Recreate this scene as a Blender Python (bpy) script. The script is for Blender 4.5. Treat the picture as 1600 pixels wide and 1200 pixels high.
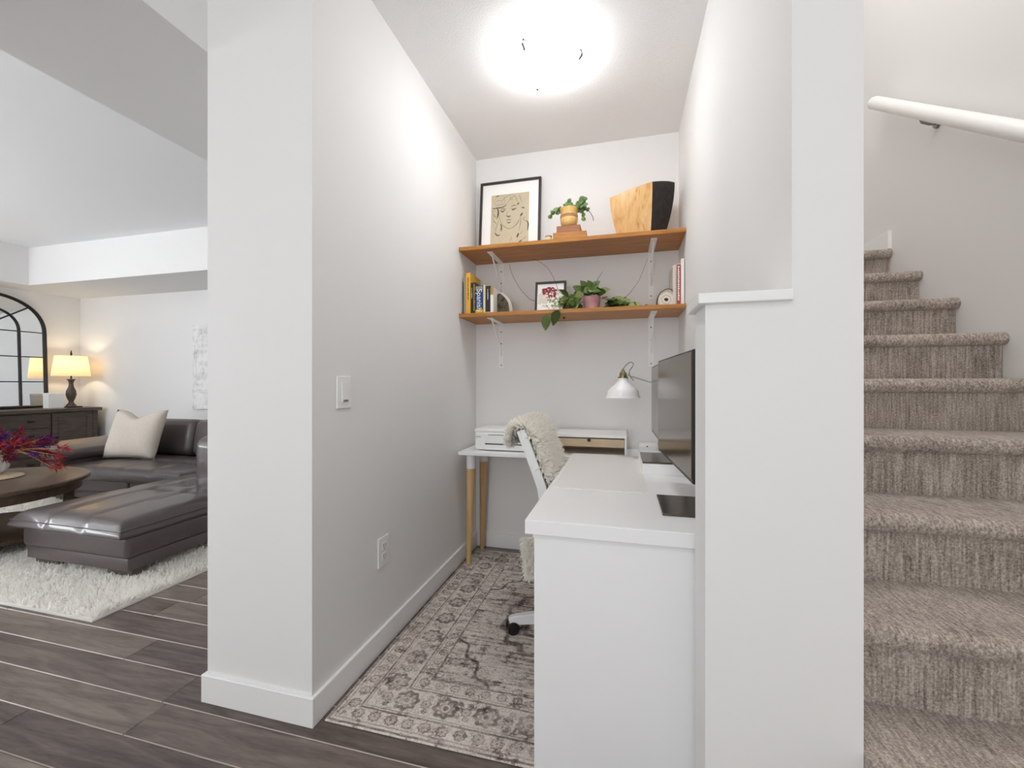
import bpy, bmesh, math, random
import numpy as np
from mathutils import Vector, Matrix
random.seed(7); rng = np.random.default_rng(7)
for o in list(bpy.data.objects): bpy.data.objects.remove(o)
scene = bpy.context.scene
C = scene.collection
PI = math.pi

# ------------------------------------------------------------------ camera
F = 660.0; YAW = math.atan(172/660.0); H = 1.135
cam = bpy.data.cameras.new('camera'); camo = bpy.data.objects.new('camera', cam); C.objects.link(camo)
cam.sensor_width = 36; cam.lens = 36*F/1600; cam.clip_start = .05
camo.location = (0, 0, H); camo.rotation_euler = (PI/2, 0, YAW)
scene.camera = camo
vs = scene.view_settings
vs.view_transform = 'Standard'; vs.look = 'None'; vs.gamma = 1; vs.use_curve_mapping = False
vs.exposure = 0.1
scene.cycles.max_bounces = 14; scene.cycles.diffuse_bounces = 10      # light keeps bouncing between the white walls
# ------------------------------------------------------------------ world + daylight at the windows + added lights
w = bpy.data.worlds.new('world'); scene.world = w; w.use_nodes = True
w.node_tree.nodes['Background'].inputs[0].default_value = (.86, .93, 1, 1)
w.node_tree.nodes['Background'].inputs[1].default_value = 1.0
def area(name, loc, rot, sx, sy, watts, col=(1, 1, 1)):
    l = bpy.data.lights.new(name, 'AREA'); l.shape = 'RECTANGLE'; l.size = sx; l.size_y = sy
    l.energy = watts; l.color = col
    o = bpy.data.objects.new(name, l); C.objects.link(o); o.location = loc; o.rotation_euler = rot
    return o
area('daylight_living_window', (-4.7, -2.66, 1.45), (PI/2-.05, 0, 0), 3.0, 1.7, 52, (.93, .97, 1))
area('side_fill_light', (-6.86, -.6, 1.45), (PI/2+.95, 0, -PI/2), 2.6, 1.5, 205, (.93, .97, 1))  # added fill at an unseen side window, tilted up at the ceiling
area('daylight_hall_window', (-.55, -2.66, 1.45), (PI/2+.05, 0, 0), 1.5, 1.9, 34, (.95, .98, 1))
area('stairwell_added_light', (1.0, 1.6, 4.36), (0, 0, 0), .8, 2.4, 25, (1, .97, .94))  # unseen area lamp added under the closed stairwell ceiling

# ------------------------------------------------------------------ node helpers
class S:
    """arithmetic on shader sockets"""
    def __init__(s, nt, k): s.nt = nt; s.k = k
    def op(s, o, *a, clamp=False):
        n = s.nt.nodes.new('ShaderNodeMath'); n.operation = o; n.use_clamp = clamp
        for i, q in enumerate((s,)+a):
            if isinstance(q, S): s.nt.links.new(q.k, n.inputs[i])
            else: n.inputs[i].default_value = q
        return S(s.nt, n.outputs[0])
    def __add__(s, o): return s.op('ADD', o)
    __radd__ = __add__
    def __sub__(s, o): return s.op('SUBTRACT', o)
    def __rsub__(s, o): return (s*-1)+o
    def __mul__(s, o): return s.op('MULTIPLY', o)
    __rmul__ = __mul__
    def __truediv__(s, o): return s.op('DIVIDE', o)
    def min(s, o): return s.op('MINIMUM', o)
    def max(s, o): return s.op('MAXIMUM', o)
    def abs(s): return s.op('ABSOLUTE')
    def sin(s): return s.op('SINE')
    def frac(s): return s.op('FRACT')
    def lt(s, o): return s.op('LESS_THAN', o)
    def gt(s, o): return s.op('GREATER_THAN', o)
    def sm(s, a, b):
        n = s.nt.nodes.new('ShaderNodeMapRange'); n.interpolation_type = 'SMOOTHSTEP'
        s.nt.links.new(s.k, n.inputs[0]); n.inputs[1].default_value = a; n.inputs[2].default_value = b
        return S(s.nt, n.outputs[0])
def newmat(name):
    m = bpy.data.materials.new(name); m.use_nodes = True
    return m, m.node_tree, m.node_tree.nodes['Principled BSDF']
def srgb(r, g, b):
    f = lambda c: (c/12.92 if c <= .04045 else ((c+.055)/1.055)**2.4)
    return (f(r/255), f(g/255), f(b/255), 1)
def coord(nt, scale=(1, 1, 1), rnd=False):
    t = nt.nodes.new('ShaderNodeTexCoord'); mp = nt.nodes.new('ShaderNodeMapping'); mp.inputs['Scale'].default_value = scale
    nt.links.new(t.outputs['Object'], mp.inputs[0])
    if rnd:
        oi = nt.nodes.new('ShaderNodeObjectInfo'); mu = nt.nodes.new('ShaderNodeMath'); mu.operation = 'MULTIPLY'; mu.inputs[1].default_value = 37
        nt.links.new(oi.outputs['Random'], mu.inputs[0]); nt.links.new(mu.outputs[0], mp.inputs['Location'])
    return mp.outputs[0]
def noise(nt, vec, scale, detail=4, rough=.55, dist=0):
    n = nt.nodes.new('ShaderNodeTexNoise'); n.inputs['Scale'].default_value = scale; n.inputs['Detail'].default_value = detail
    n.inputs['Roughness'].default_value = rough; n.inputs['Distortion'].default_value = dist
    nt.links.new(vec, n.inputs['Vector']); return S(nt, n.outputs['Fac'])
def ramp(nt, fac, stops):
    r = nt.nodes.new('ShaderNodeValToRGB'); nt.links.new(fac.k, r.inputs[0]); e = r.color_ramp.elements
    while len(e) < len(stops): e.new(.5)
    for i, (p, c) in enumerate(stops): e[i].position = p; e[i].color = c
    return r.outputs[0]
def bump(nt, b, fac, strength=.3, dist=.002):
    n = nt.nodes.new('ShaderNodeBump'); n.inputs['Strength'].default_value = strength; n.inputs['Distance'].default_value = dist
    nt.links.new(fac.k, n.inputs['Height']); nt.links.new(n.outputs[0], b.inputs['Normal'])
def mat(name, rgb, rough=.5, metal=0, bs=None, bstr=.2, bdist=.002, var=0, vscale=8, coat=0, stretch=(1, 1, 1), spec=None):
    m, nt, b = newmat(name); c = srgb(*rgb)
    b.inputs['Base Color'].default_value = c; b.inputs['Roughness'].default_value = rough; b.inputs['Metallic'].default_value = metal
    if coat: b.inputs['Coat Weight'].default_value = coat
    if spec is not None: b.inputs['Specular IOR Level'].default_value = spec
    if var or bs: v = coord(nt, stretch)
    if var:
        nn = noise(nt, v, vscale)
        lo = tuple(x*(1-var) for x in c[:3])+(1,); hi = tuple(min(1, x*(1+var)) for x in c[:3])+(1,)
        nt.links.new(ramp(nt, nn, [(.3, lo), (.7, hi)]), b.inputs['Base Color'])
    if bs: bump(nt, b, noise(nt, v, bs, 3), bstr, bdist)
    return m
def wood(name, stops, stretch, scale=6, rough=.4, rnd=False, bstr=.15, var=0):
    m, nt, b = newmat(name); v = coord(nt, stretch, rnd)
    n1 = noise(nt, v, scale, 6, .6, 1.2); n2 = noise(nt, v, scale*7, 3, .6, .2)
    fac = n1*.75+n2*.25
    if var:
        oi = nt.nodes.new('ShaderNodeObjectInfo'); fac = fac+(S(nt, oi.outputs['Random'])-.5)*var
    cs = [(p, srgb(*c)) for p, c in stops]
    nt.links.new(ramp(nt, fac, cs), b.inputs['Base Color']); b.inputs['Roughness'].default_value = rough
    bump(nt, b, n2, bstr, .001); return m

M = {}
M['wall'] = mat('wall_paint', (233, 232, 231), .75, bs=260, bstr=.06, bdist=.001)
M['trim'] = mat('trim_white', (240, 240, 239), .35)
M['ceil'] = mat('ceiling_texture', (240, 240, 240), .9, bs=140, bstr=.55, bdist=.004)
M['ceil_smooth'] = mat('ceiling_paint', (240, 241, 242), .9, bs=120, bstr=.15, bdist=.003)
M['white'] = mat('white_laminate', (243, 243, 243), .38)
M['white_metal'] = mat('white_powder_metal', (240, 240, 240), .35)
M['white_plastic'] = mat('white_plastic', (238, 238, 237), .3)
M['black'] = mat('black_plastic', (22, 22, 24), .4)
M['dark_metal'] = mat('dark_metal', (52, 46, 42), .4, .6)
M['iron'] = mat('mirror_iron', (34, 32, 32), .5, .3)
M['brass'] = mat('aged_brass', (150, 138, 104), .3, .9)
M['steel'] = mat('brushed_steel', (150, 147, 142), .35, .9)
M['plank'] = wood('dark_floor_plank', [(.28, (70, 60, 56)), (.45, (102, 90, 84)), (.58, (122, 110, 102)), (.8, (150, 138, 128))], (1.1, 9, 9), 2.2, .34, True, .12, .22)
M['plank_glint'] = mat('painted_edge_glint', (176, 164, 156), .4)  # reflected glint along the bevels, painted as a lighter colour
M['shelf'] = wood('amber_pine', [(.3, (138, 84, 28)), (.5, (174, 114, 44)), (.7, (196, 138, 62))], (1.2, 14, 14), 2.5, .42)
M['beech'] = wood('beech_leg', [(.3, (196, 156, 104)), (.7, (222, 186, 134))], (12, 12, 1), 4, .45)
M['ply'] = wood('pale_drawer_wood', [(.3, (188, 164, 130)), (.7, (210, 190, 158))], (1, 9, 9), 5, .5)
M['block_red'] = wood('reddish_block', [(.3, (126, 78, 48)), (.7, (160, 104, 66))], (1, 10, 10), 6, .5)
M['block_amber'] = wood('amber_block', [(.3, (150, 94, 36)), (.7, (190, 132, 60))], (1, 10, 10), 6, .5)
M['burl'] = wood('spalted_wood', [(.30, (84, 52, 24)), (.37, (176, 126, 62)), (.46, (206, 160, 100)), (.62, (218, 178, 124)), (.8, (176, 122, 62))], (6, 3, 1.4), 2.6, .35)
M['bark'] = mat('charred_bark', (44, 36, 32), .8, bs=60, bstr=.8, bdist=.006, var=.4, vscale=30)
M['console'] = wood('walnut_grey', [(.3, (54, 45, 39)), (.7, (92, 79, 69))], (9, 1.2, 9), 4, .5)
M['table'] = wood('coffee_table_wood', [(.3, (62, 48, 38)), (.7, (104, 84, 66))], (1.2, 8, 8), 4, .34)
M['leather'] = mat('brown_leather', (78, 68, 68), .40, bs=60, bstr=.3, bdist=.004, coat=.35)
M['linen'] = mat('linen_pillow', (206, 196, 184), .9, bs=260, bstr=.4, bdist=.002, var=.06, vscale=60)
def wool(name, rgb):
    m, nt, b = newmat(name); d_ = nt.nodes.new('ShaderNodeBsdfDiffuse'); d_.inputs[0].default_value = srgb(*rgb)
    t = nt.nodes.new('ShaderNodeBsdfTranslucent'); t.inputs[0].default_value = srgb(*rgb); x = nt.nodes.new('ShaderNodeMixShader'); x.inputs[0].default_value = .45
    nt.links.new(d_.outputs[0], x.inputs[1]); nt.links.new(t.outputs[0], x.inputs[2]); nt.links.new(x.outputs[0], nt.nodes['Material Output'].inputs[0]); return m
M['shag'] = wool('shag_wool', (250, 248, 244)); M['fur'] = wool('sheepskin_wool', (252, 250, 245))
M['mesh_grey'] = mat('chair_mesh_grey', (120, 118, 114), .8)
M['pad'] = mat('desk_pad', (235, 233, 230), .6)
M['mirror'] = mat('mirror_glass', (235, 238, 238), .02, 1.0)
M['paper'] = mat('white_mat_board', (244, 243, 240), .8)
M['kraft'] = mat('tan_drawing_paper', (196, 184, 158), .9, var=.05, vscale=20)
M['ink'] = mat('charcoal_line', (92, 82, 68), .9)
M['ink_soft'] = mat('charcoal_soft', (146, 134, 112), .9)
M['frame'] = mat('dark_frame', (52, 42, 38), .45)
M['pot'] = mat('yellow_glaze', (216, 176, 106), .3, coat=.4)
M['potband'] = mat('brown_band', (150, 104, 84), .4)
M['soil'] = mat('soil', (50, 38, 28), .95)
M['pinkpot'] = mat('pink_pot', (190, 140, 144), .45, var=.25, vscale=14)
M['leaf'] = mat('hoya_leaf', (104, 126, 66), .42, var=.4, vscale=20)
M['leaf2'] = mat('hoya_leaf_pale', (164, 178, 112), .45, var=.25, vscale=26)
M['cactus'] = mat('cactus_stem', (84, 112, 52), .5, var=.4, vscale=40)
M['vine'] = mat('dark_vine', (66, 56, 48), .7)
M['glass_vase'] = mat('milky_shell_glass', (222, 224, 224), .15, coat=.5)
M['woven'] = mat('woven_mat', (206, 184, 156), .9, var=.3, vscale=120, bs=160, bstr=.8, bdist=.004)
for n, c in (('red', (160, 36, 46)), ('magenta', (128, 26, 58)), ('purple', (92, 40, 110)), ('straw', (190, 160, 110))): M['fl_'+n] = mat('flower_'+n, c, .8)
for n, c in (('yellow', (226, 172, 52)), ('blackb', (34, 30, 30)), ('navy', (36, 66, 122)), ('cream', (226, 214, 170)), ('grey', (150, 146, 138)), ('whiteb', (236, 234, 228)), ('redb', (170, 62, 54)), ('greenb', (140, 170, 130)), ('ochre', (172, 134, 66)), ('lightcover', (206, 198, 188))): M['bk_'+n] = mat('book_'+n, c, .5)
M['pages'] = mat('book_pages', (232, 222, 200), .9)
M['txt_white'] = mat('print_white', (240, 240, 236), .6); M['txt_dark'] = mat('print_dark', (60, 44, 24), .6); M['txt_yellow'] = mat('print_yellow', (220, 190, 60), .6)
M['screen'] = mat('monitor_screen', (66, 56, 46), .16, 0, spec=.9)
M['screen'].node_tree.nodes['Principled BSDF'].inputs['Specular Tint'].default_value = (1, .82, .66, 1)  # brown reflection put into the base colour and specular tint
M['plate'] = mat('monitor_base_plate', (96, 86, 76), .22, .7)
M['stone_rim'] = mat('agate_rim', (52, 44, 40), .5)
M['handrail'] = mat('handrail_white', (240, 239, 237), .35)

def agate():
    m, nt, b = newmat('agate_face'); v = coord(nt)
    d = nt.nodes.new('ShaderNodeVectorMath'); d.operation = 'LENGTH'; nt.links.new(v, d.inputs[0])
    f = S(nt, d.outputs['Value'])+(noise(nt, v, 40)-.5)*.02
    nt.links.new(ramp(nt, f*18, [(.16, srgb(40, 36, 34)), (.24, srgb(236, 230, 220)), (.45, srgb(198, 186, 168)), (.6, srgb(228, 220, 208)), (.85, srgb(180, 168, 150))]), b.inputs['Base Color'])
    b.inputs['Roughness'].default_value = .25; return m
M['agate'] = agate()
def agate_dark():
    m, nt, b = newmat('agate_dark_face'); v = coord(nt)
    nt.links.new(ramp(nt, noise(nt, v, 26, 5), [(.35, srgb(46, 44, 36)), (.6, srgb(104, 96, 74)), (.75, srgb(70, 64, 50))]), b.inputs['Base Color'])
    b.inputs['Roughness'].default_value = .25; return m
M['agate_dark'] = agate_dark()
def carpet(name, axis_stretch):
    m, nt, b = newmat(name); v = coord(nt); vst = coord(nt, axis_stretch)
    n1 = noise(nt, v, 190, 2, .7); n2 = noise(nt, vst, 70, 3, .6); n3 = noise(nt, v, 9, 2)
    f = n1*.45+n2*.4+n3*.15
    nt.links.new(ramp(nt, f, [(.36, srgb(106, 95, 87)), (.5, srgb(164, 152, 142)), (.64, srgb(210, 200, 190))]), b.inputs['Base Color'])
    b.inputs['Roughness'].default_value = 1; b.inputs['Specular IOR Level'].default_value = .1
    b.inputs['Sheen Weight'].default_value = .2
    bump(nt, b, n1*.6+n2*.5, .9, .006); return m
M['carpet_tread'] = carpet('stair_carpet', (2, .35, 1)); M['carpet_riser'] = carpet('stair_carpet_riser', (2.2, 1, .12))
def canvas():
    m, nt, b = newmat('abstract_canvas'); v = coord(nt, (3, 1, 1.6)); v2 = coord(nt, (1.2, 1, 7))
    f = noise(nt, v, 3, 6, .7, 1.5)*.6+noise(nt, v2, 2.2, 5, .7, .6)*.4
    nt.links.new(ramp(nt, f, [(.33, srgb(150, 150, 150)), (.43, srgb(214, 214, 213)), (.55, srgb(238, 237, 235))]), b.inputs['Base Color'])
    b.inputs['Roughness'].default_value = .8; return m
M['canvas'] = canvas()
def rug_mat(W, L):
    m, nt, b = newmat('distressed_rug')
    t = nt.nodes.new('ShaderNodeTexCoord'); sx = nt.nodes.new('ShaderNodeSeparateXYZ'); nt.links.new(t.outputs['Object'], sx.inputs[0])
    wob = noise(nt, t.outputs['Object'], 30, 3)
    x = S(nt, sx.outputs[0])+(wob-.5)*.008; y = S(nt, sx.outputs[1])+(wob-.5)*.008
    dx = x.min(W-x); dy = y.min(L-y); d = dx.min(dy)
    isx = dx.lt(dy); s = y*isx+x*(1-isx)
    def line(p, wd): return (d-p).abs().sm(wd, wd*.35)
    def rosette(p, per, r, off=0):
        q = ((s+off)/per).frac()*per-per/2; e = d-p
        rr = (q*q+e*e).op('SQRT')
        pet = (q.op('ARCTAN2', e)*8).sin()*.12*r
        ring = (rr+pet-r).abs().sm(r*.32, r*.12); dot = rr.sm(r*.42, r*.2); ring2 = (rr-r*.58).abs().sm(r*.2, r*.08)
        return ring.max(dot).max(ring2*.6)
    inb = d.lt(.27)
    pat = line(.008, .006).max(line(.024, .004)*.7).max(line(.082, .006)).max(line(.093, .003)*.7).max(line(.205, .006)).max(line(.217, .003)*.7).max(line(.268, .006))
    pat = pat.max(rosette(.147, .15, .037)).max(rosette(.147, .15, .016, .075)*.8).max(rosette(.117, .075, .009, .03)*.8).max(rosette(.178, .075, .009, .03)*.8)
    pat = pat.max(rosette(.053, .062, .018)*.85).max(rosette(.243, .06, .016, .02)*.85)
    # field: corner spandrel line, scattered florets and curls
    cx = (x-W/2).abs(); cy = (y-L/2).abs()
    sp = (cx/ (W/2-.27)+cy/(L/2-.27)); spw = ((cx-cy)*34).sin()*.05
    field = (sp+spw-1.42).abs().sm(.035, .012)
    vo = nt.nodes.new('ShaderNodeTexVoronoi'); vo.inputs['Scale'].default_value = 11; nt.links.new(t.outputs['Object'], vo.inputs['Vector'])
    vd = S(nt, vo.outputs['Distance'])
    flo = (vd*52).sin().sm(.45, .9)*vd.sm(.42, .25)
    vo2 = nt.nodes.new('ShaderNodeTexVoronoi'); vo2.inputs['Scale'].default_value = 34; nt.links.new(t.outputs['Object'], vo2.inputs['Vector'])
    sm2 = (S(nt, vo2.outputs['Distance'])-.32).abs().sm(.1, .03)
    rr = (cx*cx+cy*cy*.6).op('SQRT'); med = ((rr+(q_sin(cx, cy))*.012)*70).sin().sm(.3, .9)*rr.sm(.3, .2)
    field = field.max(flo*.6).max(sm2*.28).max(med*.8)*(1-inb)
    pat = pat.max(field).max(sm2*.3*inb)
    st = coord(nt, (2.2, 26, 1)); streak = noise(nt, st, 1.6, 5, .75)
    st2 = coord(nt, (1, 1, 1)); patch = noise(nt, st2, 2.6, 4, .6); fine = noise(nt, st2, 210, 2, .8)
    wear = (streak*.6+patch*.55+fine*.25)
    crumb = noise(nt, st2, 75, 3, .75)
    pat = pat*(wear+(crumb-.5)*.9).sm(.95, .5)
    blot = noise(nt, st2, 14, 4, .7)
    dark = (streak.sm(.44, .66)*.5*(1-inb)+patch.sm(.42, .7)*.22+(blot+crumb*.6-.3).sm(.48, .72)*.42)
    f = pat*.62+dark+(fine-.5)*.9+(crumb-.5)*.6+.1
    nt.links.new(ramp(nt, f, [(.0, srgb(226, 219, 211)), (.3, srgb(196, 186, 178)), (.6, srgb(136, 123, 117)), (.95, srgb(76, 65, 62))]), b.inputs['Base Color'])
    b.inputs['Roughness'].default_value = .95; b.inputs['Specular IOR Level'].default_value = .15
    bump(nt, b, fine, .4, .002); return m
def q_sin(a, c): return ((a-c)*40).sin()

# ------------------------------------------------------------------ mesh helpers
class MB:
    def __init__(s): s.bm = bmesh.new()
    def box(s, x0, x1, y0, y1, z0, z1, bev=0, seg=2, m=None):
        r = bmesh.ops.create_cube(s.bm, size=1); vsx = r['verts']
        bmesh.ops.scale(s.bm, vec=(x1-x0, y1-y0, z1-z0), verts=vsx)
        bmesh.ops.translate(s.bm, vec=((x0+x1)/2, (y0+y1)/2, (z0+z1)/2), verts=vsx)
        es = list({e for v in vsx for e in v.link_edges})
        if bev:
            q = bmesh.ops.bevel(s.bm, geom=es, offset=bev, segments=seg, profile=.5, affect='EDGES'); vsx = list({v for f in q['faces'] for v in f.verts}|{v for v in vsx if v.is_valid})
        if m: bmesh.ops.transform(s.bm, matrix=m, verts=vsx)
        return s
    def lathe(s, prof, seg=32, cap=True, m=None):
        rings = []; allv = []
        for r, z in prof:
            ring = [s.bm.verts.new((r*math.cos(2*PI*i/seg), r*math.sin(2*PI*i/seg), z)) for i in range(seg)]; rings.append(ring); allv += ring
        for a, b_ in zip(rings, rings[1:]):
            for i in range(seg): s.bm.faces.new((a[i], a[(i+1) % seg], b_[(i+1) % seg], b_[i]))
        if cap:
            s.bm.faces.new(rings[0][::-1]); s.bm.faces.new(rings[-1])
        if m: bmesh.ops.transform(s.bm, matrix=m, verts=allv)
        return s
    def cyl(s, p0, p1, r0, r1=None, seg=16):
        p0, p1 = Vector(p0), Vector(p1); r1 = r0 if r1 is None else r1; d = p1-p0
        q = d.to_track_quat('Z', 'Y').to_matrix().to_4x4(); q.translation = p0
        return s.lathe([(r0, 0), (r1, d.length)], seg, True, q)
    def tube(s, pts, r, seg=8, r_end=None):
        pts = [Vector(p) for p in pts]; n = len(pts); rings = []
        up = Vector((.13, .27, .95))
        for i, p in enumerate(pts):
            t = (pts[min(i+1, n-1)]-pts[max(i-1, 0)]).normalized()
            a = t.cross(up)
            if a.length < 1e-3: a = t.cross(Vector((1, 0, 0)))
            a.normalize(); b_ = t.cross(a)
            rr = r if r_end is None else r+(r_end-r)*i/(n-1)
            rings.append([s.bm.verts.new(p+a*rr*math.cos(2*PI*k/seg)+b_*rr*math.sin(2*PI*k/seg)) for k in range(seg)])
        for a, b_ in zip(rings, rings[1:]):
            for i in range(seg): s.bm.faces.new((a[i], a[(i+1) % seg], b_[(i+1) % seg], b_[i]))
        s.bm.faces.new(rings[0][::-1]); s.bm.faces.new(rings[-1]); return s
    def poly_prism(s, pts, axis, a0, a1):
        """extrude a 2-D outline along axis ('x','y','z')"""
        def mk(p, a): return {'x': (a, p[0], p[1]), 'y': (p[0], a, p[1]), 'z': (p[0], p[1], a)}[axis]
        A = [s.bm.verts.new(mk(p, a0)) for p in pts]; B = [s.bm.verts.new(mk(p, a1)) for p in pts]; n = len(pts)
        s.bm.faces.new(A); s.bm.faces.new(B[::-1])
        for i in range(n): s.bm.faces.new((A[i], B[i], B[(i+1) % n], A[(i+1) % n]))
        return s
    def build(s, name, material, parent=None, smooth=False, sub=0, ang=40):
        bmesh.ops.recalc_face_normals(s.bm, faces=s.bm.faces[:])
        me = bpy.data.meshes.new(name); s.bm.to_mesh(me); s.bm.free()
        return link(name, me, material, parent, smooth, sub, ang)
def link(name, me, material, parent=None, smooth=False, sub=0, ang=40):
    o = bpy.data.objects.new(name, me); C.objects.link(o)
    if material: me.materials.append(M[material] if isinstance(material, str) else material)
    if smooth:
        me.polygons.foreach_set('use_smooth', [True]*len(me.polygons))
        if ang < 180: me.set_sharp_from_angle(angle=math.radians(ang))
    if sub:
        md = o.modifiers.new('subdivision', 'SUBSURF'); md.levels = sub; md.render_levels = sub
    if parent:
        o.parent = parent
        if any(parent.location) or any(parent.rotation_euler):
            pass
    return o
def recenter(o, p):
    """move a mesh's origin to world point p"""
    o.data.transform(Matrix.Translation(-Vector(p))); o.location = p; return o
def thing(name, label, cat, group=None, loc=(0, 0, 0)):
    o = bpy.data.objects.new(name, None); C.objects.link(o); o.empty_display_size = .05; o.location = loc
    tag(o, label, cat, group); return o
def tag(o, label=None, cat=None, group=None, kind=None):
    if label: o['label'] = label
    if cat: o['category'] = cat
    if group: o['group'] = group
    if kind: o['kind'] = kind
    return o
def struct(name, mb, m, label=None, **k):
    o = mb.build(name, m, **k) if isinstance(mb, MB) else mb
    return tag(o, label, kind='structure')
def copy_tree(o, parent=None):
    c = o.copy(); C.objects.link(c); c.parent = parent
    for ch in list(o.children): copy_tree(ch, c)
    return c
def cushion(x0, x1, y0, y1, z0, z1, nx=40, ny=40, rnd=.05, crown=.02, seams=(), tufts=(), bulge=.012):
    """upholstered slab: rounded rim, crowned top, stitched seams ((axis, pos) lines) and tuft points"""
    xs = np.linspace(0, 1, nx+1); ys = np.linspace(0, 1, ny+1)
    ease = lambda t: .5-.5*np.cos(PI*t)
    xs = .5*xs+.5*ease(xs); ys = .5*ys+.5*ease(ys)
    V = []; idx = {}
    bm = bmesh.new(); hh = z1-z0
    def top(x, y):
        dx = min(x-x0, x1-x); dy = min(y-y0, y1-y)
        e = lambda d: 1-math.sqrt(max(0, 1-(1-min(1, d/rnd))**2)) if d < rnd else 0
        z = z1-crown-min(hh*.8, rnd)*min(1, math.hypot(e(dx), e(dy)))*.9
        u = (x-x0)/(x1-x0)*2-1; v = (y-y0)/(y1-y0)*2-1
        z += crown*(1-u**4)*(1-v**4)
        for ax, p in seams:
            dd = (x if ax == 'x' else y)-p; z -= bulge*math.exp(-(dd/.018)**2)
        for tx, ty in tufts: z -= .02*math.exp(-((x-tx)**2+(y-ty)**2)/.035**2)
        return z
    for i, a in enumerate(xs):
        for j, b_ in enumerate(ys):
            x = x0+a*(x1-x0); y = y0+b_*(y1-y0); idx[i, j] = bm.verts.new((x, y, top(x, y)))
    for i in range(nx):
        for j in range(ny): bm.faces.new((idx[i, j], idx[i+1, j], idx[i+1, j+1], idx[i, j+1]))
    rim = [(i, 0) for i in range(nx)]+[(nx, j) for j in range(ny)]+[(i, ny) for i in range(nx, 0, -1)]+[(0, j) for j in range(ny, 0, -1)]
    prev = [idx[k] for k in rim]
    cx, cy = (x0+x1)/2, (y0+y1)/2
    for t, ins in ((.7, -.006), (.35, -.006), (.0, .02)):
        cur = []
        for v in [idx[k] for k in rim]:
            zz = z0+(v.co.z-z0)*t if t else z0
            sx = 1-ins/((x1-x0)/2); sy = 1-ins/((y1-y0)/2)
            cur.append(bm.verts.new((cx+(v.co.x-cx)*sx, cy+(v.co.y-cy)*sy, zz)))
        n = len(cur)
        for i in range(n): bm.faces.new((prev[i], cur[i], cur[(i+1) % n], prev[(i+1) % n]))
        prev = cur
    bm.faces.new(prev)
    mb = MB(); mb.bm.free(); mb.bm = bm; return mb
def blades(name, P, D, ln, wd, material, parent=None):
    """many small tapering strands: P roots (n,3), D directions (n,3)"""
    n = len(P); D = D/np.linalg.norm(D, axis=1, keepdims=True)
    r = rng.normal(size=(n, 3)); sd = np.cross(D, r); sd /= np.linalg.norm(sd, axis=1, keepdims=True)
    bend = np.cross(D, sd); ln = np.broadcast_to(ln, (n,))[:, None]; wd = np.broadcast_to(wd, (n,))[:, None]
    bd = rng.uniform(-.35, .35, (n, 1))
    a = P-sd*wd/2; b_ = P+sd*wd/2; mid = P+D*ln*.55+bend*ln*bd*.3
    c = mid+sd*wd*.5; d = mid-sd*wd*.5; tip = P+D*ln+bend*ln*bd
    V = np.stack([a, b_, c, d, tip], 1).reshape(-1, 3)
    base = np.arange(n)[:, None]*5
    loops = np.concatenate([base+np.array([[0, 1, 2, 3]]), base+np.array([[3, 2, 4]])], 1).reshape(-1)
    me = bpy.data.meshes.new(name); me.vertices.add(len(V)); me.vertices.foreach_set('co', V.reshape(-1).astype(np.float32))
    me.loops.add(len(loops)); me.loops.foreach_set('vertex_index', loops.astype(np.int32))
    me.polygons.add(2*n); st = (np.arange(n)[:, None]*7+np.array([[0, 4]])).reshape(-1)
    me.polygons.foreach_set('loop_start', st.astype(np.int32))
    me.update(calc_edges=True); me.validate()
    return link(name, me, material, parent)
def text_mesh(name, body, size, material, parent, mtx, ext=.0004):
    cu = bpy.data.curves.new(name, 'FONT'); cu.body = body; cu.size = size; cu.align_x = 'CENTER'; cu.align_y = 'CENTER'; cu.extrude = ext
    t = bpy.data.objects.new(name, cu); C.objects.link(t)
    me = bpy.data.meshes.new_from_object(t.evaluated_get(bpy.context.evaluated_depsgraph_get()))
    bpy.data.objects.remove(t); bpy.data.curves.remove(cu)
    me.transform(mtx); me.materials.clear(); return link(name, me, material, parent)
def local(parent, o):
    """parent o keeping its world place (parents here are only translated)"""
    o.parent = parent; o.location = Vector(o.location)-Vector(parent.location); return o

# ------------------------------------------------------------------ the shell
XL, XR, YB = -.998, .343, 2.825          # nook left wall, right wall, back wall
CE = 2.715; CX0 = -1.440; CY0 = 1.192   # ceiling; pillar's left side and front
LX, LY = -7.0, 4.0                      # living room left and back wall
SW = 1.5                                # stair wall
fl = struct('floor', MB().box(LX-.1, .6, -2.8, LY+.1, -.10, -.014), 'plank', 'dark wood plank floor')
def plank_rows():
    y = 1.004-.139*10; k = 0
    while y < LY:
        y1 = min(y+.139, LY)
        spans = []
        if y < CY0: spans = [(LX, XR+.1)]
        elif y < YB: spans = [(LX, CX0), (XL, XR)]
        else: spans = [(LX, CX0)]
        for (a, b_) in spans:
            x = a-random.uniform(0, 1.2)
            while x < b_:
                x1 = x+1.38; p0, p1 = max(x, a), min(x1, b_)
                if p1-p0 > .03:
                    mb = MB().box(-(p1-p0)/2+.0008, (p1-p0)/2-.0008, -(y1-y)/2+.0006, (y1-y)/2-.0006, -.013, 0)
                    te = [e for e in mb.bm.edges if all(v.co.z > -.001 for v in e.verts)]
                    bmesh.ops.bevel(mb.bm, geom=te, offset=.0025, segments=1, affect='EDGES')
                    o = mb.build('plank', 'plank', fl); o.data.materials.append(M['plank_glint'])
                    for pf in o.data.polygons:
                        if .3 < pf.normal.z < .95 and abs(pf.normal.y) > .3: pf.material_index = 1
                    o.location = ((p0+p1)/2, (y+y1)/2, 0)
                x = x1
        y += .139; k += 1
plank_rows()
struct('ceiling', MB().box(CX0, .47, -2.8, YB+.1, CE, CE+.1), 'ceil', 'white stippled ceiling of the desk nook and hall')
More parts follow.
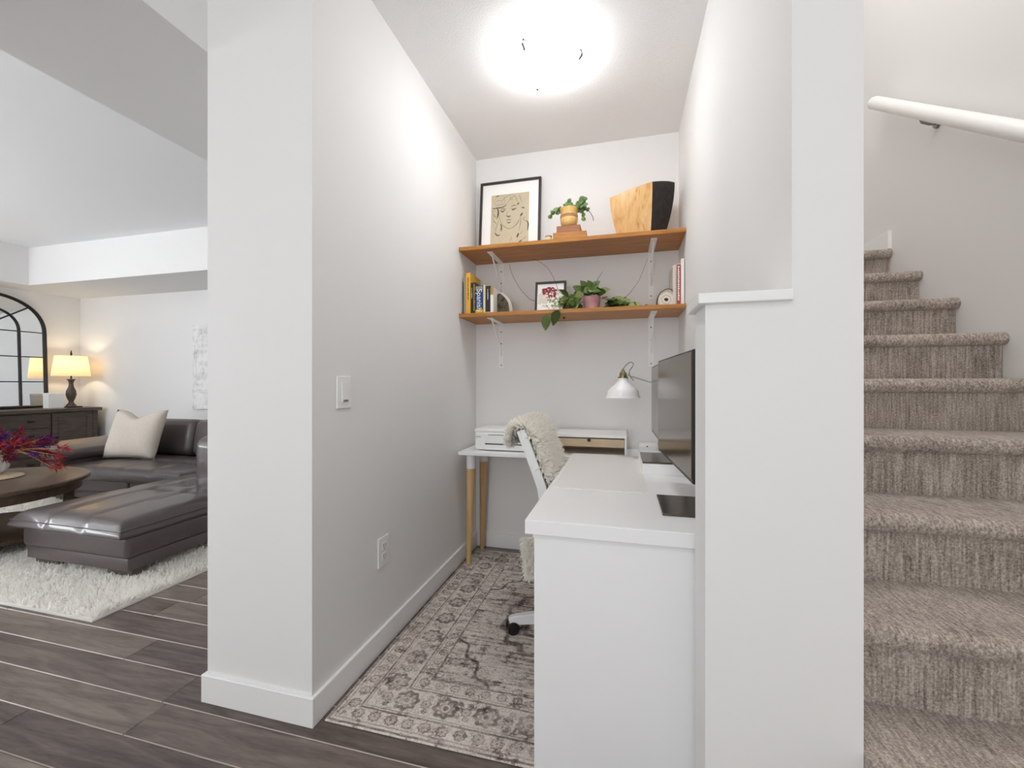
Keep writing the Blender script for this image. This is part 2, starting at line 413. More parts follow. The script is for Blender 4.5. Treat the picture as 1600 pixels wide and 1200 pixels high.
struct('ceiling', MB().box(LX-.1, CX0, -2.8, LY+.1, 2.70, 2.80), 'ceil_smooth', 'white living room ceiling')
struct('ceiling', MB().box(.34, SW+.1, -2.8, 4.1, 4.4, 4.5), 'ceil_smooth', 'stairwell ceiling high above the steps')
struct('trim_1', MB().box(-2.14, CX0, -2.8, LY, 2.325, 2.70), 'wall', 'boxed ceiling bulkhead beside the pillar')
struct('trim_2', MB().box(LX, CX0, 3.3, LY, 2.27, 2.70), 'wall', 'boxed ceiling bulkhead along the back living room wall')
struct('trim_3', MB().box(LX, -6.6, -2.8, 3.3, 2.27, 2.70), 'wall', 'boxed ceiling bulkhead along the far side living room wall')
struct('wall_left', MB().box(CX0, XL, CY0, LY+.1, 0, CE), 'wall', 'pale grey wall and pillar left of the desk nook')
struct('wall_back', MB().box(XL, XR, YB, YB+.12, 0, CE), 'wall', 'pale grey back wall of the desk nook')
struct('wall_right', MB().box(XR, .47, 1.0, 4.1, 0, 4.4), 'wall', 'pale grey wall between desk nook and stairs')
struct('wall_half', MB().box(.176, XR, 1.0, 1.13, 0, 1.309), 'wall', 'low white half wall beside the desk')
struct('wall_stairs', MB().box(SW, SW+.1, -2.8, 4.1, 0, 4.4), 'wall', 'grey stairwell wall carrying the handrail')
struct('wall_landing', MB().box(.47, SW, 4.0, 4.1, 0, 4.4), 'wall', 'grey wall at the head of the stairs')
struct('wall_above', MB().box(.40, .47, -2.8, 1.0, CE, 4.4), 'wall', 'stairwell wall above the hall ceiling')
struct('wall_living_back', MB().box(LX-.1, CX0, LY, LY+.1, 0, 2.7), 'wall', 'white back wall of the living room')
struct('wall_living_left', MB().box(LX-.1, LX, -2.8, LY, 0, 2.7), 'wall', 'white far side wall of the living room')
struct('wall_light_blocker', MB().box(-2.2, -2.1, -2.8, .80, 0, 2.325), 'wall', 'added unseen partition keeping living room window light off the pillar')  # unseen wall added to block living room window light from the pillar
wins = [('window_1', -6.2, -3.2, .6, 2.3), ('window_2', -1.3, .2, .5, 2.4)]
mb = MB(); prev = LX-.1
for _, a, b_, z0, z1 in wins:
    mb.box(prev, a, -2.9, -2.8, 0, 4.4); mb.box(a, b_, -2.9, -2.8, 0, z0); mb.box(a, b_, -2.9, -2.8, z1, 4.4); prev = b_
mb.box(prev, SW+.1, -2.9, -2.8, 0, 4.4)
struct('wall_front', mb, 'wall', 'front wall with windows behind the viewer')
def glass_mat():
    m, nt, b = newmat('window_glass'); t = nt.nodes.new('ShaderNodeBsdfTransparent'); g = nt.nodes.new('ShaderNodeBsdfGlossy'); g.inputs['Roughness'].default_value = .02
    x = nt.nodes.new('ShaderNodeMixShader'); x.inputs[0].default_value = .08; nt.links.new(t.outputs[0], x.inputs[1]); nt.links.new(g.outputs[0], x.inputs[2])
    nt.links.new(x.outputs[0], nt.nodes['Material Output'].inputs[0]); return m
M['glass'] = glass_mat()
for n, a, b_, z0, z1 in wins:
    fr = MB()
    for q in ((a, a+.06, z0, z1), (b_-.06, b_, z0, z1), (a+.06, b_-.06, z0, z0+.06), (a+.06, b_-.06, z1-.06, z1)): fr.box(q[0], q[1], -2.88, -2.79, q[2], q[3])
    wo = struct(n, fr, 'trim', 'white framed window behind the viewer')
    mid = (a+b_)/2
    MB().box(mid-.02, mid+.02, -2.87, -2.82, z0+.06, z1-.06).build('mullion', 'trim', wo)
    for p, q in ((a+.06, mid-.02), (mid+.02, b_-.06)): MB().box(p, q, -2.852, -2.846, z0+.06, z1-.06).build('pane', 'glass', wo)
fr = MB()
for q in ((-1.9, -1.84, .7, 2.2), (.64, .7, .7, 2.2), (-1.84, .64, .7, .76), (-1.84, .64, 2.14, 2.2)): fr.box(LX, LX+.05, q[0], q[1], q[2], q[3])
wo = struct('window_added', fr, 'trim', 'added unseen side window behind the living room fill light')  # unseen window added as a source to brighten the living room ceiling
MB().box(LX, LX+.04, -.62, -.58, .76, 2.14).build('mullion', 'trim', wo)
for p, q in ((-1.84, -.62), (-.58, .64)): MB().box(LX+.002, LX+.008, p, q, .76, 2.14).build('pane', 'glass', wo)
def baseboard(name, mb, label): struct(name, mb, 'trim', label)
B = .098
baseboard('baseboard_left', MB().box(XL, XL+.014, CY0, YB-.014, 0, B, .002, 1), 'white baseboard along the left nook wall')
baseboard('baseboard_pillar', MB().box(CX0-.014, XL+.014, CY0-.014, CY0, 0, B, .002, 1), 'white baseboard on the front of the pillar')
baseboard('baseboard_pillar_side', MB().box(CX0-.014, CX0, CY0, LY, 0, B, .002, 1), 'white baseboard on the living room side of the pillar')
baseboard('baseboard_back', MB().box(XL, XR, YB-.014, YB, 0, B, .002, 1), 'white baseboard along the back nook wall')
baseboard('baseboard_half', MB().box(.176, .30, .986, 1.0, 0, B, .002, 1), 'white baseboard on the half wall')
baseboard('baseboard_living', MB().box(LX, CX0-.014, LY-.014, LY, 0, B, .002, 1), 'white baseboard along the back living room wall')
struct('trim_4', MB().box(.160, .342, .985, 1.145, 1.309, 1.331, .0015, 1), 'trim', 'white cap on top of the half wall')

# ------------------------------------------------------------------ stairs
RUN, RISE, Z5, Y5 = .2514, .19, 1.345, 2.135
st = thing('staircase', 'grey brown carpeted staircase rising along the stair wall', 'stairs'); st['kind'] = 'structure'; del st['category']
sx0, sx1 = .47, SW
def tread(ynose, z, depth):
    """carpeted tread with a full round nosing"""
    r = .026; prof = [(ynose+depth, z)]
    n = 12
    for i in range(n+1):
        a = PI/2+PI*i/n; prof.append((ynose+r+r*math.cos(a), z-r+r*math.sin(a)))
    prof += [(ynose+depth, z-2*r)]
    nx = 24; mb = MB(); rows = []
    for i in range(nx+1):
        x = sx0+.001+(sx1-sx0-.002)*i/nx
        rows.append([mb.bm.verts.new((x, p[0], p[1])) for p in prof])
    for a, b_ in zip(rows, rows[1:]):
        for k in range(len(prof)): mb.bm.faces.new((a[k], b_[k], b_[(k+1) % len(prof)], a[(k+1) % len(prof)]))
    mb.bm.faces.new(rows[0]); mb.bm.faces.new(rows[-1][::-1])
    return mb
zl = Z5-5*RISE
for k in range(1, 9):
    y = Y5+(k-5)*RUN; z = Z5+(k-5)*RISE
    tread(y, z, RUN+.04 if k < 8 else 1.1).build('tread', 'carpet_tread', st, True)
    MB().box(sx0+.001, sx1-.001, y+.032, y+.05, z-RISE, z-.03).build('riser', 'carpet_riser', st)
MB().box(sx0+.001, sx1-.001, -.02, Y5-4*RUN+.05, zl-.06, zl).build('landing', 'carpet_tread', st)
MB().box(sx0+.02, sx1-.001, .0, Y5-4*RUN+.05, 0, zl-.06).build('landing_base', 'carpet_riser', st)
MB().box(.2, sx0+.02, .0, .98, 0, zl/2-.03, ).build('riser', 'carpet_riser', st)
MB().box(.17, sx0+.02, -.02, .984, zl/2-.05, zl/2, .02, 4).build('tread', 'carpet_tread', st, True)
struct('baseboard_landing', MB().box(SW-.018, SW, Y5+3*RUN+.012, 4.0, Z5+3*RISE, Z5+3*RISE+.105), 'trim', 'white baseboard end at the head of the stairs')
hr = thing('handrail', 'thick white rounded handrail mounted on the stair wall', 'handrail')
d = Vector((0, RUN, RISE)).normalized(); pe = Vector((SW-.075, 2.93, 2.785)); pn = pe-d*3.0
q = d.to_track_quat('Z', 'X').to_matrix().to_4x4(); q.translation = pn
prof = [(.026, 0), (.031, .004), (.033, .012), (.033, 2.988), (.031, 2.996), (.026, 3.0)]
MB().lathe(prof, 28, True, q).build('rail', 'handrail', hr, True)
for t in (.50, 1.6, 2.6):
    p = pe-d*t
    br = MB().tube([p+Vector((0, 0, -.03)), p+Vector((.01, 0, -.055)), p+Vector((.04, 0, -.068)), p+Vector((.066, 0, -.07))], .007).build('bracket', 'steel', hr, True)
    MB().cyl(p+Vector((.075, 0, -.07)), p+Vector((.063, 0, -.07)), .024, .02, 20).build('wall_plate', 'steel', br, True)

# ------------------------------------------------------------------ nook: lamp, switch, outlet
CLX, CLY = -.345, 1.985
cl = thing('ceiling_light', 'lit frosted glass bowl ceiling light with three dark clips', 'light', loc=(CLX, CLY, CE))
def emit(name, col, s):
    m, nt, b = newmat(name); b.inputs['Base Color'].default_value = (.9, .9, .9, 1); b.inputs['Emission Color'].default_value = col; b.inputs['Emission Strength'].default_value = s; return m
M['bowl'] = emit('lit_frosted_glass', (.985, .995, 1, 1), 26)
MB().lathe([(.12, -.001), (.125, -.02), (.125, -.04), (.05, -.042)], 32).build('canopy_light_blocker', 'white_metal', cl, True)  # disc sized to block part of the bowl's upward light
MB().lathe([(.150, -.045), (.158, -.05), (.155, -.06), (.135, -.085), (.10, -.105), (.06, -.118), (.02, -.123), (.002, -.1235)], 48, True).build('glass_bowl', 'bowl', cl, True, ang=60)
for wx, wy in ((-.42, 1.863), (-.201, 1.974), (-.412, 2.108)):
    dx, dy = wx-CLX, wy-CLY; n_ = math.hypot(dx, dy); dx /= n_; dy /= n_
    MB().tube([(dx*.11, dy*.11, -.028), (dx*.163, dy*.163, -.034), (dx*.166, dy*.166, -.056), (dx*.150, dy*.150, -.078)], .0055).build('clip', 'dark_metal', cl, True)
hall_fill = copy_tree(cl); hall_fill.location = (-.5, -.75, CE); hall_fill['label'] = 'added unseen frosted bowl light brightening the hall and nook'  # unseen copy of the bowl light, added to brighten hall and nook
for o_ in (cl, hall_fill): o_['group'] = 'frosted bowl ceiling lights'
sw = thing('light_switch', 'white dimmer switch plate on the left nook wall', 'switch', loc=(XL, 1.354, 1.104))
MB().box(0, .006, -.041, .041, -.059, .059, .002, 2).build('plate', 'white_plastic', sw)
MB().box(.006, .010, -.018, .018, -.036, .036, .001, 1).build('paddle', 'white_plastic', sw)
MB().box(.010, .012, -.010, .014, -.034, -.027).build('indicator', M['mesh_grey'], sw)
ou = thing('wall_outlet', 'white double socket low on the left nook wall', 'outlet', loc=(XL, 1.621, .417))
MB().box(0, .006, -.041, .041, -.062, .062, .002, 2).build('plate', 'white_plastic', ou)
for s_ in (-.022, .022):
    f = MB().box(.006, .009, -.018, .018, s_-.017, s_+.017, .002, 2).build('socket', 'white_plastic', ou)
    for yy in (-.007, .006): MB().box(.009, .0095, yy-.0012, yy+.0012, s_-.003, s_+.008).build('slot', 'mesh_grey', f)
    MB().box(.009, .0095, -.003, .002, s_-.011, s_-.007).build('slot', 'mesh_grey', f)

# ------------------------------------------------------------------ shelves
def shelf(name, zt, label, brz):
    t = thing(name, label, 'shelf')
    o = MB().box(-.65, .65, -.155, .155, -.012, .012, .0015, 1).build('board', 'shelf', t); o.location = ((XL+XR)/2+.0, 2.6585, zt-.012)
    o.scale = ((XR-XL-.004)/1.3, .33/.31, 1)
    for bx in (-.812, .178):
        zb = zt-.024
        b_ = MB().box(bx-.017, bx+.017, 2.555, YB-.004, zb-.004, zb).box(bx-.017, bx+.017, YB-.005, YB-.001, zb-brz, zb).build('bracket', 'white_metal', t)
        MB().tube([(bx, 2.60, zb-.006), (bx, YB-.03, zb-brz*.55), (bx, YB-.008, zb-brz*.72)], .005).build('brace', 'white_metal', b_, True)
        for dz in (.06, .14, brz-.02): MB().cyl((bx, YB-.008, zb-dz), (bx, YB-.004, zb-dz), .0045, seg=10).build('screw', 'mesh_grey', b_)
    return t
ZU, ZD = 1.998, 1.579
shelf('wall_shelf', ZU, 'upper amber wood wall shelf carrying the portrait drawing and wooden vessel', .30)
shelf('wall_shelf', ZD, 'lower amber wood wall shelf carrying books and trailing plant', .31)

# framed drawing, leaning on the wall
def framed(name, label, cat, w_, h_, fw, loc, lean, yaw=0):
    t = thing(name, label, cat, loc=loc); t.rotation_euler = (-lean, 0, yaw)
    for a in ((-w_/2, -w_/2+fw, 0, h_), (w_/2-fw, w_/2, 0, h_), (-w_/2+fw, w_/2-fw, 0, fw), (-w_/2+fw, w_/2-fw, h_-fw, h_)):
        MB().box(a[0], a[1], -.012, .012, a[2], a[3], .001, 1).build('frame_rail', 'frame', t)
    MB().box(-w_/2+fw, w_/2-fw, -.002, .008, fw, h_-fw).build('mat_board', 'paper', t)
    return t
W_, H_ = .425, .525
fd = framed('framed_drawing', 'dark framed charcoal portrait sketch leaning on the upper shelf', 'picture', W_, H_, .016, (-.735, 2.735, ZU+.001), .10)
ax0, ax1, az0, az1 = -.132, .132, .075, .43
MB().box(ax0, ax1, -.0045, -.002, az0, az1).build('drawing_paper', 'kraft', fd)
def ribbon(polys, mapf, y, material, name, parent):
    bm = bmesh.new()
    for pts, wd in polys:
        P = [Vector(mapf(p)) for p in pts]
        # smooth with Catmull-Rom
        Q = []
        for i in range(len(P)-1):
            p0 = P[max(i-1, 0)]; p1 = P[i]; p2 = P[i+1]; p3 = P[min(i+2, len(P)-1)]
            for k in range(6):
                t = k/6; Q.append(.5*((2*p1)+(p2-p0)*t+(2*p0-5*p1+4*p2-p3)*t*t+(3*p1-p0-3*p2+p3)*t**3))
        Q.append(P[-1]); n = len(Q); prev = None
        for i, q_ in enumerate(Q):
            tn = (Q[min(i+1, n-1)]-Q[max(i-1, 0)]); tn = tn.normalized() if tn.length else Vector((1, 0)); nn = Vector((-tn.y, tn.x))
            ww = 1.35*wd*(.25+.75*math.sin(PI*min(max(i/(n-1), .04), .96)))
            a = bm.verts.new((q_.x+nn.x*ww, y, q_.y+nn.y*ww)); b_ = bm.verts.new((q_.x-nn.x*ww, y, q_.y-nn.y*ww))
            if prev: bm.faces.new((prev[0], a, b_, prev[1]))
            prev = (a, b_)
    mb = MB(); mb.bm.free(); mb.bm = bm; return mb.build(name, material, parent)
def amap(p):
    u = (p[0]-266)/567; v = (p[1]-(332-40*u))/725
    return (ax0+u*(ax1-ax0), az1-v*(az1-az0))
dark = [([(300, 530), (360, 515), (440, 507), (505, 468)], .0030), ([(352, 505), (376, 560), (372, 620), (362, 668)], .0042), ([(415, 556), (440, 572), (482, 545)], .0034), ([(398, 552), (450, 530), (492, 536)], .0018),
        ([(575, 536), (606, 543), (648, 522)], .0036), ([(568, 502), (610, 483), (652, 490)], .0018), ([(498, 632), (522, 640), (545, 645), (568, 630)], .0032), ([(490, 700), (540, 688), (582, 690)], .0018), ([(508, 724), (545, 733), (572, 716)], .0026),
        ([(740, 590), (726, 622), (704, 632)], .0042), ([(722, 522), (748, 520), (772, 528)], .0030), ([(335, 870), (352, 900), (385, 914), (412, 896)], .0032), ([(412, 745), (432, 790), (420, 850)], .0030),
        ([(688, 880), (678, 915), (664, 948)], .0044), ([(690, 1014), (716, 1000), (744, 980)], .0032), ([(800, 705), (826, 740), (826, 800), (820, 850)], .0034), ([(660, 478), (672, 462), (684, 446)], .0036), ([(335, 352), (360, 342), (384, 334)], .0024), ([(280, 515), (315, 522), (350, 512)], .002)]
soft = [([(420, 460), (440, 400), (500, 350), (600, 318)], .0016), ([(500, 462), (540, 400), (590, 358), (645, 328)], .0016), ([(688, 330), (704, 380), (722, 430)], .0016), ([(330, 472), (420, 468), (500, 455)], .0016), ([(340, 410), (380, 405), (420, 408)], .0014),
        ([(380, 560), (395, 650), (430, 740), (480, 790), (540, 816), (600, 802), (660, 745), (700, 665), (724, 590)], .0018), ([(522, 560), (506, 600), (500, 630)], .0014), ([(390, 680), (352, 790), (338, 870)], .0016), ([(280, 560), (320, 620), (362, 690)], .0016), ([(286, 600), (312, 640), (340, 640)], .0014),
        ([(290, 700), (330, 722), (352, 745)], .0018), ([(715, 640), (712, 750), (690, 850)], .0018), ([(790, 640), (756, 690), (800, 715)], .0018), ([(740, 980), (775, 955), (795, 925)], .0016), ([(700, 905), (730, 880), (745, 850)], .0014), ([(568, 1004), (574, 965), (592, 935)], .0014), ([(440, 800), (436, 830), (430, 862)], .0014),
        ([(540, 340), (570, 400), (600, 380)], .0012), ([(600, 330), (640, 380), (655, 440)], .0014), ([(270, 540), (300, 560), (340, 550)], .0014), ([(640, 780), (680, 730), (700, 700)], .0014), ([(280, 660), (310, 690), (330, 730)], .0012), ([(450, 380), (480, 420), (440, 450)], .0012)]
for k_ in soft: ribbon([k_], amap, -.0052, 'ink_soft', 'soft_sketch_line', fd)
for k_ in dark: ribbon([k_], amap, -.0056, 'ink', 'dark_sketch_line', fd)

# wooden blocks + small tin + cactus
b1 = tag(MB().box(-.100, .100, -.06, .06, 0, .046, .002, 1).build('wood_block', 'block_amber'), 'wide amber wood block lying flat on the upper shelf', 'block', 'wood blocks under the cactus pot')
b1.location = (-.305, 2.585, ZU); b1.rotation_euler.z = .03
b2 = tag(MB().box(-.071, .071, -.05, .05, 0, .042, .002, 1).build('wood_block', 'block_red'), 'smaller reddish wood block under the yellow plant pot', 'block', 'wood blocks under the cactus pot')
b2.location = (-.312, 2.585, ZU+.046); b2.rotation_euler.z = .0
tn = thing('small_tin', 'tiny silver and cream tin beside the amber wood block', 'tin', loc=(-.436, 2.56, ZU))
MB().lathe([(.020, 0), (.020, .034)], 24).build('body', 'cream' if 'cream' in M else 'bk_cream', tn, True)
MB().lathe([(.021, .034), (.021, .041)], 24).build('lid', 'steel', tn, True); MB().lathe([(.0205, .0), (.0205, .006)], 24).build('base_rim', 'steel', tn, True)
pc = thing('potted_cactus', 'holiday cactus in a banded yellow glazed pot on the blocks', 'plant', loc=(-.313, 2.578, ZU+.088))
MB().lathe([(.034, 0), (.044, .012), (.051, .03), (.0525, .048), (.050, .075), (.052, .09), (.059, .106), (.060, .112), (.056, .112), (.052, .10), (.045, .098)], 40, True).build('pot', 'pot', pc, True, ang=60)
for z in (.058, .068): MB().lathe([(.0505, z-.003), (.0532, z-.0025), (.0532, z+.0025), (.0505, z+.003)], 40, False).build('glaze_band', 'potband', pc, True)
MB().lathe([(.046, .097), (.046, .1)], 24).build('soil', 'soil', pc)
def segment_chain(pts, w0, parent, name='stem'):
    """flat jointed cactus pads along a path"""
    mb = MB(); pts = [Vector(p) for p in pts]
    for a, b_ in zip(pts, pts[1:]):
        d_ = b_-a; t = d_.normalized(); sd = t.cross(Vector((0, 1, 0)))
        sd = sd.normalized() if sd.length > .05 else Vector((1, 0, 0)); sd = (sd+Vector((0, random.uniform(-.7, .7), 0))).normalized(); nrm = t.cross(sd)
        pr = [(0, .3), (.3, .85), (.65, 1), (.9, .8), (1, .3)]; rings = []
        for f, wf in pr:
            c = a+d_*f; rings.append([mb.bm.verts.new(c+sd*w0*wf*math.cos(k*PI/3)+nrm*w0*.3*math.sin(k*PI/3)) for k in range(6)])
        for r1, r2 in zip(rings, rings[1:]):
            for k in range(6): mb.bm.faces.new((r1[k], r1[(k+1) % 6], r2[(k+1) % 6], r2[k]))
        mb.bm.faces.new(rings[0][::-1]); mb.bm.faces.new(rings[-1])
    return mb.build(name, 'cactus', parent, True)
chains = [[(-.03, 0, .10), (-.055, -.01, .118), (-.082, -.02, .108), (-.105, -.02, .085), (-.118, -.025, .06)], [(-.03, -.02, .10), (-.06, -.03, .115), (-.09, -.035, .10), (-.1, -.04, .085)], [(-.02, 0, .10), (-.025, 0, .128), (-.02, 0, .15)], [(-.01, 0, .10), (0, -.01, .13), (-.015, -.01, .155)], [(.0, 0, .10), (.018, 0, .128), (.01, .0, .155), (-.005, 0, .175)], [(.02, 0, .10), (.045, -.01, .125), (.065, -.015, .15), (.08, -.02, .175)],
          [(.03, 0, .10), (.06, 0, .115), (.085, 0, .135), (.09, 0, .16), (.105, 0, .175)], [(.03, 0, .1), (.065, -.02, .12), (.09, -.03, .11), (.115, -.03, .125)], [(.04, 0, .1), (.07, .0, .1), (.085, 0, .085), (.088, 0, .06), (.087, 0, .035)], [(.03, -.02, .10), (.06, -.03, .125), (.085, -.03, .145), (.08, -.03, .17)], [(-.04, -.01, .1), (-.065, -.02, .098), (-.07, -.02, .08)], [(.05, 0, .105), (.08, .01, .12), (.105, .01, .11), (.12, .01, .1)], [(0, .02, .1), (.02, .02, .12), (.04, .02, .14)], [(-.02, -.03, .1), (0, -.035, .118), (.025, -.035, .112)]]
for c_ in chains: segment_chain(c_, .0145, pc)
MB().tube([(.10, 0, .105), (.125, 0, .085), (.142, 0, .055), (.148, 0, .03)], .002, 6).build('dangling_stem', 'vine', pc, True)

# carved wood vessel
vs_ = thing('wood_vessel', 'wedge shaped spalted wood vessel with a charred dark side', 'vessel', loc=(0, 0, ZU))
def vessel():
    lev = 14; body = MB(); darkm = MB()
    # plan corners at the foot and at the rim (left-front, near corner, right corner, rear-left)
    bot = [(-.020, 2.595), (.158, 2.535), (.238, 2.635), (.06, 2.69)]; top = [(-.070, 2.575), (.166, 2.515), (.300, 2.650), (.03, 2.74)]
    zt = [.243, .283, .325, .29]
    rows = []
    for i in range(lev+1):
        t = i/lev; k = math.sin(t*PI/2)**.9
        row = []
        for j in range(4):
            bx, by = bot[j]; tx, ty = top[j]; kk = k
            row.append(((bx+(tx-bx)*kk), (by+(ty-by)*kk), zt[j]*t))
        rows.append(row)
    def face(mb, j0, j1, bulge, n=10):
        g = []
        for i, row in enumerate(rows):
            a = Vector(row[j0]); b_ = Vector(row[j1]); d_ = (b_-a); nn = Vector((d_.y, -d_.x, 0)).normalized()
            g.append([mb.bm.verts.new(a+d_*(k/n)+nn*bulge*math.sin(PI*k/n)) for k in range(n+1)])
        for i in range(len(g)-1):
            for k in range(n): mb.bm.faces.new((g[i][k], g[i][k+1], g[i+1][k+1], g[i+1][k]))
        return g
    face(body, 0, 1, .012); face(body, 2, 3, .012); face(body, 3, 0, .01); face(darkm, 1, 2, .014)
    for lv in (0, lev-1): body.bm.faces.new([body.bm.verts.new(Vector(p)+Vector((0, 0, .0 if lv == 0 else -.01))) for p in rows[lv]])
    body.build('body', 'burl', vs_, True, ang=30); darkm.build('bark_side', 'bark', vs_, True)
vessel()

# ------------------------------------------------------------------ books and bookends on the lower shelf
def book(x0, th, hgt, dep, cov, yf=2.53, label='', group=None, lean=0, spine=None, band=None, z=ZD, titles=None):
    t = thing('book', label, 'book', group, (x0, yf, z))
    c = .002
    MB().box(0, c, 0, dep, 0, hgt).box(th-c, th, 0, dep, 0, hgt).box(c, th-c, 0, c, 0, hgt).build('cover', cov, t)
    MB().box(c, th-c, c, dep-.004, .004, hgt-.004).build('pages', 'pages', t)
    if band:
        for z0, z1, m_ in band: MB().box(.0003, th-.0003, -.0004, .0002, hgt*z0, hgt*z1).build('spine_band', m_, t)
    if spine:
        m_, z0, z1, wd = spine; mb = MB(); zz = hgt*z0; i = 0
        while zz < hgt*z1:
            ln = random.uniform(.004, .009)
            mb.box(th/2-wd/2, th/2+wd/2*random.uniform(.3, 1), -.0008, -.0003, zz, min(zz+ln, hgt*z1)); zz += ln+.0035
        mb.build('spine_lettering', m_, t)
    t.rotation_euler.y = lean
    return t
G = 'books on the left of the lower shelf'
book(-.978, .014, .245, .15, 'bk_grey', 2.535, 'slim grey book against the left nook wall', G)
book(-.962, .030, .262, .20, 'bk_yellow', 2.53, 'tall yellow book at the left end of the lower shelf', G, 0, ('txt_dark', .35, .9, .008), [(0, 1, 'bk_yellow')])
book(-.930, .015, .198, .15, 'bk_blackb', 2.53, 'black paperback beside the tall yellow book', G, 0, ('txt_white', .5, .85, .004))
book(-.914, .014, .200, .15, 'bk_blackb', 2.53, 'thin black book with yellow spine print left of the blue book', G, 0, ('txt_yellow', .1, .95, .007))
sb = book(-.898, .049, .178, .14, 'bk_navy', 2.53, 'thick blue paperback with Spanish on its spine', G, 0, None, [(.04, .15, 'txt_yellow'), (.84, .97, M['potband'] if 0 else 'bk_grey')])
text_mesh('spine_title', 'Spanish', .047, 'txt_white', sb, Matrix.Translation((.0245, -.0008, .086))@Matrix.Rotation(PI/2, 4, 'X')@Matrix.Rotation(-PI/2, 4, 'Z'))
book(-.846, .013, .180, .15, 'bk_cream', 2.53, 'thin cream book right of the blue book', G)
book(-.862, .010, .192, .13, 'bk_greenb', 2.60, 'pale green topped book set back behind the cream book', G) if 0 else None
book(-.831, .030, .172, .145, 'bk_blackb', 2.53, 'black hardback with small white spine print', G, 0, ('txt_white', .5, .9, .005), [(.02, .05, 'txt_white')])
book(-.799, .019, .165, .12, 'bk_whiteb', 2.53, 'small white and tan book beside the left agate bookend', G, 0, None, [(.7, 1.0, 'bk_ochre')])
def agate_end(name, label, pts, thick, face, loc, rz):
    t = thing(name, label, 'bookend', 'agate bookends', loc); t.rotation_euler.z = rz
    n = len(pts); P = []
    for i in range(n):   # smooth outline
        p0, p1, p2, p3 = [Vector(pts[(i+k) % n]) for k in (-1, 0, 1, 2)]
        for k in range(4):
            s = k/4; P.append(.5*((2*p1)+(p2-p0)*s+(2*p0-5*p1+4*p2-p3)*s*s+(3*p1-p0-3*p2+p3)*s**3))
    P = [Vector((p.x, max(p.y, 0))) for p in P]
    MB().poly_prism([(p.x, p.y) for p in P], 'y', 0, thick).build('stone_slab', 'stone_rim' if face == 'agate' else 'bk_lightcover', t)
    cen = Vector((0, .035)); o = MB().poly_prism([tuple(cen+(p-cen)*.91-cen) for p in P], 'y', -.001, .003).build('polished_face', face, t)
    o.location = (0, 0, .035); return t
agate_end('agate_bookend', 'pale agate slice with a dark eye standing right of the plant', [(-.046, 0), (-.05, .035), (-.035, .075), (0, .097), (.03, .092), (.046, .05), (.046, .01), (.03, 0), (0, 0)], .035, 'agate', (.243, 2.545, ZD), .05)
agate_end('agate_bookend', 'dark agate bookend holding up the left row of books', [(-.06, 0), (-.062, .12), (-.045, .148), (0, .125), (.05, .07), (.062, 0), (.03, 0), (-.03, 0)], .022, 'agate_dark', (-.732, 2.585, ZD), -.55)
G2 = 'books at the right end of the lower shelf'
rb = book(.278, .018, .228, .17, 'bk_lightcover', 2.545, 'pale covered book left of the red spined book', G2)
book(.2975, .022, .232, .17, 'bk_whiteb', 2.54, 'white book with a red lettered spine at the right end', G2, 0, ('txt_white', .12, .95, .010), [(.1, .99, 'bk_redb'), (.0, .1, 'bk_redb')])
book(.321, .017, .262, .17, 'bk_whiteb', 2.54, 'tall plain white book against the right nook wall', G2)

# small framed flower print
ff = framed('framed_flower_print', 'small black framed print of red flowers beside the trailing plant', 'picture', .195, .205, .013, (-.437, 2.625, ZD+.001), .16)
MB().box(-.0845, .0845, -.0035, -.002, .013, .192).build('print_ground', M['paper'], ff)
def blobs(mat_, cnt, fx, parent, name, y):
    mb = MB()
    for i in range(cnt):
        x, z, r = fx(); n = 8; a0 = random.random()*6
        mb.bm.faces.new([mb.bm.verts.new((x+r*random.uniform(.6, 1.15)*math.cos(a0+2*PI*k/n), y-i*1e-6, z+r*random.uniform(.6, 1.15)*math.sin(a0+2*PI*k/n))) for k in range(n)])
    return mb.build(name, mat_, parent)
R_ = random.uniform
def redp():
    a = R_(0, 2*PI); r = math.sqrt(R_(0, 1)); return (-.008+.05*r*math.cos(a), .135+.036*r*math.sin(a), R_(.004, .009))
M['pr_green'] = mat('print_green', (136, 152, 112), .8); M['pr_pale'] = mat('print_pale', (214, 208, 196), .8); M['pr_red'] = mat('print_red', (134, 46, 46), .8); M['pr_blush'] = mat('print_blush', (224, 196, 186), .8)
blobs(M['pr_pale'], 40, lambda: (R_(-.07, .07), R_(.03, .15), R_(.008, .018)), ff, 'print_wash', -.0038)
blobs(M['pr_green'], 30, lambda: (R_(-.02, .06), R_(.03, .10), R_(.004, .010)), ff, 'print_stems', -.0040)
blobs(M['pr_blush'], 26, redp, ff, 'print_blush', -.0043); blobs(M['pr_red'], 70, redp, ff, 'print_petals', -.0046)

